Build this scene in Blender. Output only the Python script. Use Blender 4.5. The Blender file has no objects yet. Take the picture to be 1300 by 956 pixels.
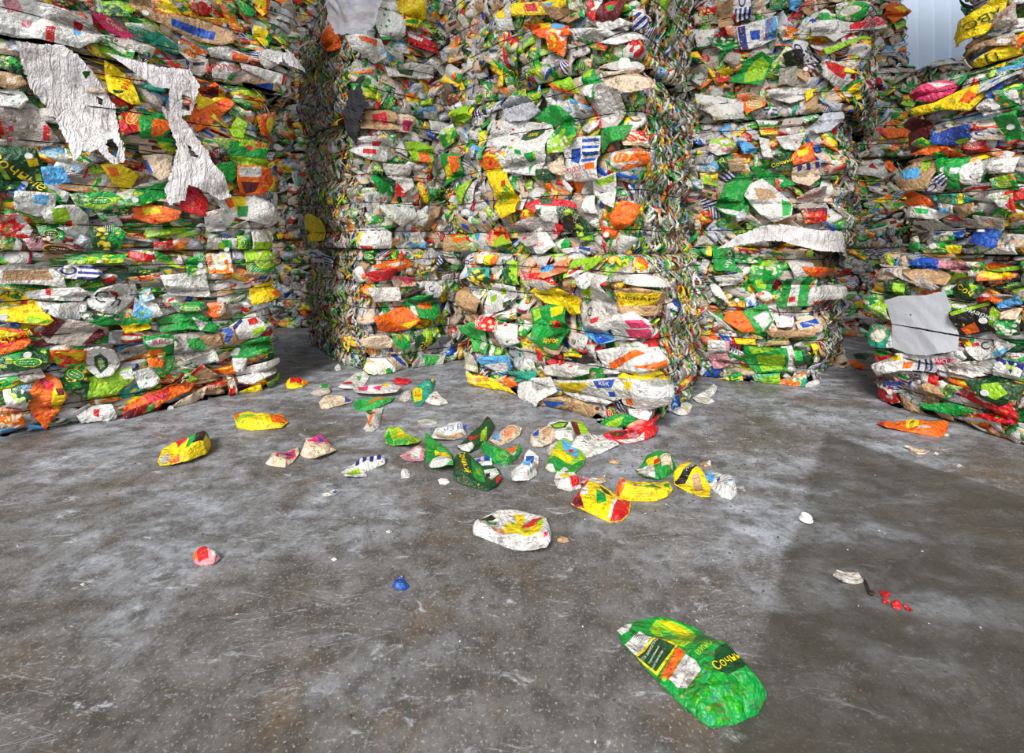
import bpy, math, random
import numpy as np
from mathutils import Vector
from mathutils.geometry import delaunay_2d_cdt

# ------------------------------------------------------------------ camera, sky, sun, exposure
sc = bpy.context.scene
COL = sc.collection
F, CX, HY, CH = 560.0, 650.0, 310.0, 1.10        # focal (px), centre column, horizon row, eye height (m)
cd = bpy.data.cameras.new('camera')
cd.sensor_width = 36.0; cd.sensor_fit = 'HORIZONTAL'
cd.lens = F/1300*36.0
cd.shift_y = -(478-HY)/1300.0
cd.clip_start = 0.02; cd.clip_end = 200
cam = bpy.data.objects.new('camera', cd); COL.objects.link(cam)
cam.location = (0, 0, CH); cam.rotation_euler = (math.pi/2, 0, 0)
sc.camera = cam

world = bpy.data.worlds.new('overcast_sky'); sc.world = world
world.use_nodes = True
wt = world.node_tree; wt.nodes.clear()
wo = wt.nodes.new('ShaderNodeOutputWorld'); wb = wt.nodes.new('ShaderNodeBackground')
wg = wt.nodes.new('ShaderNodeTexCoord'); ws = wt.nodes.new('ShaderNodeSeparateXYZ'); wr = wt.nodes.new('ShaderNodeValToRGB')
wt.links.new(wg.outputs['Generated'], ws.inputs[0]); wt.links.new(ws.outputs['Z'], wr.inputs['Fac'])
wr.color_ramp.elements[0].position = 0.0; wr.color_ramp.elements[0].color = (0.80, 0.84, 0.90, 1)
wr.color_ramp.elements[1].position = 0.8; wr.color_ramp.elements[1].color = (0.93, 0.97, 1.0, 1)
wt.links.new(wr.outputs['Color'], wb.inputs['Color']); wb.inputs['Strength'].default_value = 1.35
wt.links.new(wb.outputs[0], wo.inputs[0])

sd = bpy.data.lights.new('sun', 'SUN'); sd.energy = 3.7; sd.angle = math.radians(22); sd.color = (1, 0.97, 0.93)
sun = bpy.data.objects.new('sun', sd); COL.objects.link(sun)
sun.rotation_euler = Vector((0.38, 1.0, -0.95)).to_track_quat('-Z', 'Y').to_euler()
sun.location = (0, -3, 6)

vs = sc.view_settings
vs.view_transform = 'Standard'; vs.look = 'None'; vs.gamma = 1.0; vs.use_curve_mapping = False
vs.exposure = 0.12

# ------------------------------------------------------------------ colours
def lin(c):
    return tuple((x/12.92 if x <= 0.04045 else ((x+0.055)/1.055)**2.4) for x in c)
PAL = dict(W=(.86,.85,.83), L=(.70,.66,.62), G=(.02,.58,.22), D=(.02,.28,.13), Y=(.97,.84,.03), O=(.95,.42,.06),
           R=(.80,.07,.10), K=(.74,.60,.44), B=(.05,.30,.68), C=(.35,.68,.90), M=(.38,.04,.10), P=(.88,.20,.42),
           T=(.15,.62,.52), X=(.10,.09,.09), S=(.72,.73,.76), V=(.58,.78,.12), Q=(.93,.60,.42), E=(.86,.77,.66), U=(.10,.16,.50),
           g=(.20,.68,.30), w=(.79,.77,.74), p=(.80,.55,.58))
PALL = {k: lin(v) for k, v in PAL.items()}

# ------------------------------------------------------------------ materials
class NB:
    def __init__(s, name):
        s.mat = bpy.data.materials.new(name); s.mat.use_nodes = True
        s.t = s.mat.node_tree; s.t.nodes.clear()
        s.out = s.t.nodes.new('ShaderNodeOutputMaterial')
        s.b = s.t.nodes.new('ShaderNodeBsdfPrincipled')
        s.t.links.new(s.b.outputs[0], s.out.inputs[0])
    def n(s, typ): return s.t.nodes.new(typ)
    def put(s, sock, v):
        if v is None: return
        if hasattr(v, 'node'): s.t.links.new(v, sock)
        else: sock.default_value = v
    def m(s, op, a, b=None, c=None, clamp=False):
        x = s.n('ShaderNodeMath'); x.operation = op; x.use_clamp = clamp
        s.put(x.inputs[0], a); s.put(x.inputs[1], b); s.put(x.inputs[2], c)
        return x.outputs[0]
    def attr(s, name):
        x = s.n('ShaderNodeAttribute'); x.attribute_name = name; return x
    def xyz(s, v):
        x = s.n('ShaderNodeSeparateXYZ'); s.put(x.inputs[0], v); return x.outputs
    def vec(s, a, b, c):
        x = s.n('ShaderNodeCombineXYZ'); s.put(x.inputs[0], a); s.put(x.inputs[1], b); s.put(x.inputs[2], c); return x.outputs[0]
    def noise(s, v, scale, detail=3, rough=.5, col=False, dist=0):
        x = s.n('ShaderNodeTexNoise'); s.put(x.inputs['Vector'], v); x.inputs['Scale'].default_value = scale
        x.inputs['Detail'].default_value = detail; x.inputs['Roughness'].default_value = rough; x.inputs['Distortion'].default_value = dist
        return x.outputs['Color' if col else 'Fac']
    def voro(s, v, scale, out='Distance', feat='F1'):
        x = s.n('ShaderNodeTexVoronoi'); x.feature = feat; s.put(x.inputs['Vector'], v); x.inputs['Scale'].default_value = scale
        return x.outputs[out]
    def mix(s, f, a, b, mode='MIX'):
        x = s.n('ShaderNodeMix'); x.data_type = 'RGBA'; x.blend_type = mode
        s.put(x.inputs[0], f)
        for sock, v in ((x.inputs[6], a), (x.inputs[7], b)):
            if isinstance(v, tuple) and len(v) == 3: v = (*v, 1)
            s.put(sock, v)
        return x.outputs[2]
    def step(s, a, lo, hi):
        x = s.n('ShaderNodeMapRange'); x.clamp = True
        s.put(x.inputs[0], a); x.inputs[1].default_value = lo; x.inputs[2].default_value = hi
        return x.outputs[0]
    def bump(s, h, strength, dist=.01):
        x = s.n('ShaderNodeBump'); x.inputs['Strength'].default_value = strength; x.inputs['Distance'].default_value = dist
        s.put(x.inputs['Height'], h); return x.outputs[0]
    def geo(s): return s.n('ShaderNodeNewGeometry').outputs['Position']

def finish_print(nb, col, rough=.38, grime=.55, metal=0.0):
    """dirt smears, crinkle bump and gloss shared by all printed board"""
    P = nb.geo()
    g1 = nb.noise(P, 9, 5, .65); g2 = nb.noise(P, 60, 3, .7)
    d = nb.m('MULTIPLY', nb.step(g1, .42, .72), nb.step(g2, .35, .75))
    d = nb.m('MULTIPLY', d, grime)
    col = nb.mix(d, col, lin((.36, .30, .24)))
    nb.put(nb.b.inputs['Base Color'], col)
    nb.b.inputs['Metallic'].default_value = metal
    nb.put(nb.b.inputs['Roughness'], nb.m('ADD', nb.m('MULTIPLY', g2, .35), rough-.12))
    nb.b.inputs['Specular IOR Level'].default_value = .45
    r1 = nb.m('ABSOLUTE', nb.m('SUBTRACT', nb.noise(P, 16, 1, .5, dist=.3), .5)); r2 = nb.m('ABSOLUTE', nb.m('SUBTRACT', nb.noise(P, 37, 2, .6), .5))
    hb = nb.m('ADD', nb.m('MULTIPLY', r1, 3.0), nb.m('MULTIPLY', r2, 1.6))
    nb.put(nb.b.inputs['Normal'], nb.bump(hb, .8, .014))
    return nb.mat

def rows(nb, u, v, seed, n=16.0):
    """small printed text rows in (u,v)"""
    l = nb.m('GREATER_THAN', nb.m('FRACT', nb.m('MULTIPLY', v, n)), .55)
    w = nb.m('GREATER_THAN', nb.noise(nb.vec(nb.m('MULTIPLY', u, 22.0), nb.m('FLOOR', nb.m('MULTIPLY', v, n)), seed), 1.0, 1), .48)
    return nb.m('MULTIPLY', l, w)

def box(nb, u, v, u0, u1, v0, v1):
    a = nb.m('MULTIPLY', nb.m('GREATER_THAN', u, u0), nb.m('LESS_THAN', u, u1))
    b = nb.m('MULTIPLY', nb.m('GREATER_THAN', v, v0), nb.m('LESS_THAN', v, v1))
    return nb.m('MULTIPLY', a, b)

def base_inputs(nb):
    cA = nb.attr('colA').outputs['Color']; cB = nb.attr('colB').outputs['Color']; cC = nb.attr('colC').outputs['Color']
    u, v, s = nb.xyz(nb.attr('cuv').outputs['Vector'])
    return cA, cB, cC, u, v, s

def mat_juice():
    nb = NB('fruit_printed_board'); A, B, C, u, v, s = base_inputs(nb)
    V = nb.vec(nb.m('MULTIPLY', u, 1.4), v, nb.m('MULTIPLY', s, 7.3))
    wav = nb.m('ADD', nb.m('MULTIPLY', nb.noise(V, .9, 2), 2.2), nb.m('ADD', nb.m('MULTIPLY', v, .7), -1.1))
    col = nb.mix(nb.m('GREATER_THAN', wav, .12), A, B)
    # blobs of fruit
    vd = nb.voro(V, 2.6); vc = nb.voro(V, 2.6, 'Color')
    reg = nb.m('GREATER_THAN', nb.noise(nb.vec(u, v, nb.m('ADD', nb.m('MULTIPLY', s, 3.1), 5.0)), .9, 1), .52)
    fr = nb.m('MULTIPLY', nb.m('LESS_THAN', vd, .48), reg)
    fc = nb.mix(nb.m('MULTIPLY', nb.xyz(vc)[0], .55), C, lin((.97, .90, .40)))
    fc = nb.mix(nb.step(vd, .28, .5), fc, nb.mix(.5, C, A))
    col = nb.mix(fr, col, fc)
    # oval badge
    e = nb.m('ADD', nb.m('POWER', nb.m('DIVIDE', nb.m('ADD', u, nb.m('SUBTRACT', nb.noise(nb.vec(s, s, 1.0), 9, 0), .5)), .42), 2.0),
             nb.m('POWER', nb.m('DIVIDE', nb.m('ADD', v, .15), .34), 2.0))
    has = nb.m('GREATER_THAN', nb.m('FRACT', nb.m('MULTIPLY', s, 5.37)), .55)
    col = nb.mix(nb.m('MULTIPLY', has, nb.m('LESS_THAN', e, 1.25)), col, lin((.92, .86, .30)))
    col = nb.mix(nb.m('MULTIPLY', has, nb.m('LESS_THAN', e, 1.0)), col, B)
    tx = nb.m('MULTIPLY', nb.m('MULTIPLY', has, nb.m('LESS_THAN', e, .55)), rows(nb, u, v, s, 5.0))
    col = nb.mix(tx, col, lin((.95, .93, .75)))
    # small text block at one end
    t2 = nb.m('MULTIPLY', box(nb, u, v, -.92, -.42, -.7, .7), rows(nb, u, v, s, 9.0))
    col = nb.mix(nb.m('MULTIPLY', t2, .75), col, nb.mix(.85, C, lin((.9, .9, .9))))
    return finish_print(nb, col)

def mat_paper():
    nb = NB('plain_printed_board'); A, B, C, u, v, s = base_inputs(nb)
    col = A
    V = nb.vec(u, v, nb.m('MULTIPLY', s, 5.1))
    vd = nb.voro(V, 3.2); vr = nb.xyz(nb.voro(V, 3.2, 'Color'))
    spot = nb.m('MULTIPLY', nb.m('LESS_THAN', vd, .28), nb.m('GREATER_THAN', vr[0], .78))
    col = nb.mix(spot, col, B)
    spot2 = nb.m('MULTIPLY', nb.m('LESS_THAN', vd, .22), nb.m('LESS_THAN', vr[1], .10))
    col = nb.mix(spot2, col, C)
    reg = nb.m('GREATER_THAN', nb.noise(V, .8, 0), .56)
    t = nb.m('MULTIPLY', nb.m('MULTIPLY', reg, rows(nb, u, v, s, 10.0)), .65)
    col = nb.mix(t, col, nb.mix(.5, C, lin((.15, .15, .18))))
    # band at the end in colour B
    band = nb.m('GREATER_THAN', u, nb.m('ADD', .62, nb.m('MULTIPLY', nb.m('FRACT', nb.m('MULTIPLY', s, 9.1)), .8)))
    col = nb.mix(band, col, B)
    # barcode
    bc = nb.m('MULTIPLY', box(nb, u, v, -.85, -.45, -.65, -.15), nb.m('GREATER_THAN', nb.m('FRACT', nb.m('MULTIPLY', s, 3.3)), .7))
    bars = nb.m('GREATER_THAN', nb.noise(nb.vec(nb.m('MULTIPLY', u, 60.0), 0, s), 1, 0), .5)
    col = nb.mix(nb.m('MULTIPLY', bc, bars), col, lin((.12, .12, .12)))
    return finish_print(nb, col, grime=.75)

def mat_stripe():
    nb = NB('blue_striped_board'); A, B, C, u, v, s = base_inputs(nb)
    w = nb.m('ADD', nb.m('MULTIPLY', v, 2.2), nb.m('MULTIPLY', u, nb.m('SUBTRACT', nb.m('FRACT', nb.m('MULTIPLY', s, 4.7)), .5)))
    st = nb.m('MULTIPLY', nb.m('GREATER_THAN', nb.m('FRACT', w), .5), nb.m('GREATER_THAN', u, -.1))
    col = nb.mix(st, A, B)
    ring = nb.m('SQRT', nb.m('ADD', nb.m('POWER', nb.m('ADD', u, .5), 2.0), nb.m('POWER', v, 2.0)))
    rr = nb.m('MULTIPLY', nb.m('LESS_THAN', nb.m('ABSOLUTE', nb.m('SUBTRACT', ring, .3)), .06), 1.0)
    col = nb.mix(rr, col, B)
    col = nb.mix(nb.m('MULTIPLY', box(nb, u, v, -.9, -.2, -.95, -.45), rows(nb, u, v, s, 3.0)), col, lin((.85, .1, .1)))
    col = nb.mix(box(nb, u, v, .2, .9, -.95, -.6), col, C)
    return finish_print(nb, col)

def mat_kraft():
    nb = NB('brown_board'); A, B, C, u, v, s = base_inputs(nb)
    n1 = nb.noise(nb.vec(u, nb.m('MULTIPLY', v, 3.0), nb.m('MULTIPLY', s, 4.0)), 6, 4)
    col = nb.mix(nb.m('MULTIPLY', n1, .35), A, lin((.50, .38, .26)))
    bl = nb.m('MULTIPLY', box(nb, u, v, -.2, .45, -.4, .35), nb.m('GREATER_THAN', nb.m('FRACT', nb.m('MULTIPLY', s, 6.1)), .6))
    col = nb.mix(bl, col, B)
    t = nb.m('MULTIPLY', box(nb, u, v, -.9, -.3, -.5, .5), rows(nb, u, v, s, 7.0))
    col = nb.mix(nb.m('MULTIPLY', t, .6), col, lin((.25, .2, .16)))
    return finish_print(nb, col, rough=.6)

def mat_foil():
    nb = NB('aluminium_foil_lining'); A, B, C, u, v, s = base_inputs(nb)
    return finish_print(nb, A, rough=.42, grime=.45, metal=.55)

def mat_paint():
    nb = NB('printed_board'); c = nb.attr('print_color').outputs['Color']
    P = nb.geo()
    vn = nb.xyz(nb.voro(P, 42, 'Color')); vm = nb.xyz(nb.voro(P, 15, 'Color'))
    blob = nb.m('MULTIPLY', nb.m('GREATER_THAN', nb.noise(P, 13, 2, .6), .53), nb.m('LESS_THAN', nb.voro(P, 42), .55))
    hsv = nb.n('ShaderNodeHueSaturation'); nb.put(hsv.inputs['Color'], c)
    nb.put(hsv.inputs['Hue'], nb.m('ADD', .5, nb.m('MULTIPLY', nb.m('MULTIPLY', blob, nb.m('SUBTRACT', vn[0], .6)), .07)))
    val = nb.m('ADD', .80, nb.m('MULTIPLY', nb.noise(P, 24, 4, .65), .34))
    nb.put(hsv.inputs['Value'], nb.m('ADD', val, nb.m('MULTIPLY', blob, nb.m('MULTIPLY', nb.m('SUBTRACT', vn[1], .55), .9))))
    col = hsv.outputs['Color']
    # printed sprigs and flashes
    sp = nb.m('MULTIPLY', nb.m('LESS_THAN', nb.voro(P, 33), .20), nb.m('GREATER_THAN', vm[1], .78))
    sc_ = nb.n('ShaderNodeCombineColor'); sc_.mode = 'HSV'; nb.put(sc_.inputs[0], nb.m('MULTIPLY', vn[2], .42)); sc_.inputs[1].default_value = .85; nb.put(sc_.inputs[2], nb.m('ADD', .3, nb.m('MULTIPLY', vn[0], .5)))
    col = nb.mix(nb.m('MULTIPLY', sp, .8), col, sc_.outputs[0])
    # faint small print in patches
    vc = nb.xyz(nb.voro(P, 14, 'Color'))
    x, y, z = nb.xyz(P)
    t = rows(nb, nb.m('MULTIPLY', nb.m('ADD', x, nb.m('MULTIPLY', y, .6)), 9.0), nb.m('ADD', z, nb.m('MULTIPLY', y, .35)), vc[2], 95.0)
    t = nb.m('MULTIPLY', t, nb.m('GREATER_THAN', vc[0], .70))
    col = nb.mix(nb.m('MULTIPLY', t, .45), col, nb.mix(.5, lin((.25, .25, .25)), vc[1] if False else lin((.55, .15, .12))))
    return finish_print(nb, col, grime=.7)

def simple(name, color, rough=.5, metal=0, bump=0, bscale=40, alpha=None, var=.0, sub=0, trans=0, ior=1.45):
    nb = NB(name); P = nb.geo()
    col = (*lin(color), 1)
    if var: col = nb.mix(nb.m('MULTIPLY', nb.noise(P, bscale*.3, 4, .6), var), col, tuple(x*.45 for x in lin(color)))
    nb.put(nb.b.inputs['Base Color'], col)
    nb.b.inputs['Roughness'].default_value = rough; nb.b.inputs['Metallic'].default_value = metal
    nb.b.inputs['IOR'].default_value = ior
    if sub: nb.b.inputs['Subsurface Weight'].default_value = sub
    if trans: nb.b.inputs['Transmission Weight'].default_value = trans
    if alpha is not None: nb.b.inputs['Alpha'].default_value = alpha
    if bump: nb.put(nb.b.inputs['Normal'], nb.bump(nb.noise(P, bscale, 5, .6), bump, .01))
    return nb.mat

M = dict(juice=mat_juice(), paper=mat_paper(), stripe=mat_stripe(), kraft=mat_kraft(), foil=mat_foil(), paint=mat_paint())
KIND = ['juice', 'paper', 'stripe', 'kraft', 'foil']
def mat_core():
    nb = NB('packed_board_edges'); P = nb.geo()
    x = nb.n('ShaderNodeMapping'); nb.put(x.inputs[0], P); x.inputs['Scale'].default_value = (1, 1, 2.6)
    c = nb.xyz(nb.voro(x.outputs[0], 22, 'Color'))
    k = nb.n('ShaderNodeCombineColor'); k.mode = 'HSV'
    nb.put(k.inputs[0], nb.m('MULTIPLY', c[0], .42)); nb.put(k.inputs[1], nb.m('MULTIPLY', nb.m('GREATER_THAN', c[1], .45), .75)); nb.put(k.inputs[2], nb.m('ADD', .12, nb.m('MULTIPLY', c[2], .4)))
    nb.put(nb.b.inputs['Base Color'], k.outputs[0]); nb.b.inputs['Roughness'].default_value = .8
    nb.put(nb.b.inputs['Normal'], nb.bump(nb.voro(x.outputs[0], 22), 1.0, .03))
    return nb.mat
M['core'] = mat_core()
M['wire'] = simple('black_binding_wire', (.05, .05, .05), .45, metal=.6)
M['cap'] = simple('white_plastic', (.88, .87, .86), .35)
M['wood'] = simple('dark_wood', (.20, .09, .06), .6, bump=.4, bscale=80)
M['rag'] = simple('dark_grey_cloth', (.17, .17, .19), .8, bump=.6, bscale=60, var=.5)
def mat_bag():
    nb = NB('thin_white_plastic'); P = nb.geo()
    d = nb.m('MULTIPLY', nb.step(nb.noise(P, 6, 7, .75), .44, .66), nb.step(nb.noise(P, 50, 4, .7), .35, .60))
    col = nb.mix(nb.m('MULTIPLY', d, .85), lin((.90, .88, .88)), lin((.46, .35, .29)))
    nb.put(nb.b.inputs['Base Color'], col); nb.b.inputs['Roughness'].default_value = .34
    x = nb.n('ShaderNodeMapping'); nb.put(x.inputs[0], P); x.inputs['Scale'].default_value = (1, 1, .22)
    h = 0
    r1 = nb.m('ABSOLUTE', nb.m('SUBTRACT', nb.noise(x.outputs[0], 30, 2, .5, dist=.8), .5)); r2 = nb.m('ABSOLUTE', nb.m('SUBTRACT', nb.noise(P, 55, 3, .6, dist=.5), .5))
    h = nb.m('ADD', nb.m('MULTIPLY', r1, 3.0), nb.m('MULTIPLY', r2, 1.2))
    nb.put(nb.b.inputs['Normal'], nb.bump(h, .9, .014))
    return nb.mat
M['bag'] = mat_bag()
M['film'] = simple('clear_plastic_film', (.85, .85, .88), .2, bump=1.0, bscale=22, alpha=.42)
M['sheet'] = simple('silver_sheet', (.84, .85, .88), .30, metal=.12, bump=.5, bscale=14, var=.15)
M['crumb'] = simple('brown_crumbs', (.34, .26, .20), .9)
M['whitecrumb'] = simple('pale_crumbs', (.80, .78, .76), .7)
def mat_ink(c):
    k = 'ink_' + c
    if k not in M: M[k] = simple('printing_ink', PAL[c], .4)
    return M[k]

# ------------------------------------------------------------------ floor and wall
def mat_floor():
    nb = NB('worn_concrete'); P = nb.geo(); x, y, z = nb.xyz(P)
    # streaks dragged along two directions
    a = nb.n('ShaderNodeMapping'); nb.put(a.inputs[0], P); a.inputs['Rotation'].default_value = (0, 0, math.radians(-32)); a.inputs['Scale'].default_value = (1.1, 2.6, 1)
    b = nb.n('ShaderNodeMapping'); nb.put(b.inputs[0], P); b.inputs['Rotation'].default_value = (0, 0, math.radians(22)); b.inputs['Scale'].default_value = (1.1, 2.6, 1)
    sa = nb.noise(a.outputs[0], 2.6, 7, .62, dist=.7); sb_ = nb.noise(b.outputs[0], 2.6, 7, .62, dist=.7)
    side = nb.step(nb.m('ADD', x, nb.m('MULTIPLY', nb.noise(P, .8, 2), .8)), -.2, 1.2)
    st = nb.m('ADD', nb.m('MULTIPLY', sb_, nb.m('SUBTRACT', 1.0, side)), nb.m('MULTIPLY', sa, side))
    big = nb.noise(P, .9, 5, .65, dist=.3)
    fine = nb.noise(P, 46, 8, .75); mid = nb.noise(P, 11, 9, .72, dist=.3)
    base = nb.mix(nb.step(st, .36, .64), lin((.40, .395, .40)), lin((.68, .70, .74)))
    # dark brown tone in broad patches, stronger towards the camera
    front_tone = nb.m('ADD', big, nb.m('MULTIPLY', nb.m('SUBTRACT', 2.6, y), .085))
    base = nb.mix(nb.m('MULTIPLY', nb.step(front_tone, .47, .60), .74), base, lin((.35, .32, .28)))
    base = nb.mix(nb.m('MULTIPLY', nb.step(mid, .46, .60), .62), base, lin((.23, .215, .20)))
    base = nb.mix(nb.m('MULTIPLY', nb.step(nb.noise(P, 3.1, 8, .75, dist=.6), .54, .70), .55), base, lin((.47, .36, .25)))
    base = nb.mix(nb.m('MULTIPLY', nb.step(nb.noise(b.outputs[0], 6.5, 9, .75, dist=.8), .58, .70), .7), base, lin((.86, .88, .92)))
    base = nb.mix(nb.m('MULTIPLY', nb.step(fine, .50, .66), .62), base, lin((.25, .235, .22)))
    base = nb.mix(nb.m('MULTIPLY', nb.step(nb.noise(P, 110, 5, .7), .56, .70), .6), base, lin((.84, .82, .78)))
    # thin scratches
    for mp, ph in ((a, 0), (b, 3)):
        sv = nb.n('ShaderNodeMapping'); nb.put(sv.inputs[0], mp.outputs[0]); sv.inputs['Scale'].default_value = (.35, 3.0, 1)
        ln = nb.m('ABSOLUTE', nb.m('SUBTRACT', nb.noise(sv.outputs[0], 3.0, 3, .6), .5))
        ln = nb.m('MULTIPLY', nb.m('LESS_THAN', ln, .0035), nb.m('GREATER_THAN', nb.noise(P, 2.0, 2), .54))
        base = nb.mix(nb.m('MULTIPLY', ln, .25), base, lin((.82, .83, .85)))
    # old damp/oily rectangle on the right (a real stain with its own edges)
    wob = nb.m('MULTIPLY', nb.m('SUBTRACT', nb.noise(P, 6, 5, .7), .5), .14)
    e1 = nb.m('SUBTRACT', nb.m('ADD', x, wob), nb.m('ADD', PATCH[0], nb.m('MULTIPLY', nb.m('SUBTRACT', y, PATCH[1]), PATCH[2])))
    e2 = nb.m('SUBTRACT', nb.m('ADD', PATCH[3], nb.m('MULTIPLY', nb.m('SUBTRACT', x, PATCH[4]), PATCH[5])), nb.m('ADD', y, wob))
    pm = nb.m('MULTIPLY', nb.step(e1, -.01, .03), nb.step(e2, -.01, .03))
    base = nb.mix(nb.m('MULTIPLY', pm, nb.m('ADD', .56, nb.m('MULTIPLY', nb.step(st, .65, .40), .20))), base, lin((.25, .235, .205)))
    # scattered grime under the heap in front of the bales
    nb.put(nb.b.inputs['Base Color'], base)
    r = nb.m('ADD', .30, nb.m('MULTIPLY', st, .38))
    nb.put(nb.b.inputs['Roughness'], r)
    nb.b.inputs['Specular IOR Level'].default_value = .4
    h = nb.m('ADD', nb.m('MULTIPLY', fine, .5), nb.m('MULTIPLY', st, .8))
    nb.put(nb.b.inputs['Normal'], nb.bump(h, .35, .01))
    return nb.mat
def fl(px, py):
    d = F*CH/(py-HY); return ((px-CX)/F*d, d)
_p0 = fl(1045, 550); _p1 = fl(985, 740); _p2 = fl(1180, 592)
PATCH = (_p0[0], _p0[1], (_p1[0]-_p0[0])/(_p1[1]-_p0[1]), _p0[1], _p0[0], (_p2[1]-_p0[1])/(_p2[0]-_p0[0]))

def mesh_obj(name, verts, faces, mats, parent=None, smooth=False):
    me = bpy.data.meshes.new(name); me.from_pydata([tuple(map(float, v)) for v in verts], [], faces)
    for m in (mats if isinstance(mats, (list, tuple)) else [mats]): me.materials.append(m)
    if smooth: me.polygons.foreach_set('use_smooth', [True]*len(me.polygons))
    me.update()
    o = bpy.data.objects.new(name, me); COL.objects.link(o)
    if parent is not None: o.parent = parent; o.location = -parent.location
    return o
def boxmesh(x0, x1, y0, y1, z0, z1):
    v = [(x, y, z) for x in (x0, x1) for y in (y0, y1) for z in (z0, z1)]
    return v, [(0,1,3,2), (4,6,7,5), (0,4,5,1), (2,3,7,6), (0,2,6,4), (1,5,7,3)]
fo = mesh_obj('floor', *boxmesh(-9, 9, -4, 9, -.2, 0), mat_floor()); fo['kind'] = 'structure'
def mat_wall():
    nb = NB('pale_blue_grey_sheet_wall'); P = nb.geo()
    nb.put(nb.b.inputs['Base Color'], nb.mix(nb.m('MULTIPLY', nb.noise(P, 2, 3), .2), lin((.80, .85, .91)), lin((.72, .77, .84))))
    nb.b.inputs['Roughness'].default_value = .5
    return nb.mat
def corrugated():
    xs, prof = [], []
    x = -9.0; k = 0
    vs_, fs = [], []
    while x < 9.0:                                  # trapezoid ribs
        for dx, dy in ((0, 0), (.24, 0), (.26, -.03), (.30, -.03), (.32, 0)):
            prof.append((x+dx, 8.6+dy))
        x += .32
    for (a, b) in prof: vs_ += [(a, b, 0), (a, b, 7.5)]
    n = len(prof)
    for i in range(n-1): fs.append((2*i, 2*i+2, 2*i+3, 2*i+1))
    b0 = len(vs_)
    vs_ += [(-9, 8.8, 0), (-9, 8.8, 7.5), (prof[-1][0], 8.8, 0), (prof[-1][0], 8.8, 7.5)]
    fs += [(b0, b0+1, b0+3, b0+2), (0, 1, b0+1, b0), (2*n-2, b0+2, b0+3, 2*n-1)]
    return vs_, fs
for nm, bb in (('wall_left', (-9.2, -9, -1.5, 8.8, 0, 7.5)), ('wall_right', (9, 9.2, -1.5, 8.8, 0, 7.5))):  # unseen sides, added with the roof to darken the gaps between stacks
    o_ = mesh_obj(nm, *boxmesh(*bb), simple('pale_sheet_wall', (.60, .65, .71), .6)); o_['kind'] = 'structure'
o_ = mesh_obj('ceiling', *boxmesh(-9.2, 9.2, -1.5, 6.4, 7.5, 7.7), simple('ceiling_sheet', (.55, .57, .60), .7)); o_['kind'] = 'structure'  # unseen, added to cut top light; open behind to brighten the back wall
wl = mesh_obj('wall_back', *corrugated(), mat_wall()); wl['kind'] = 'structure'
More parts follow.
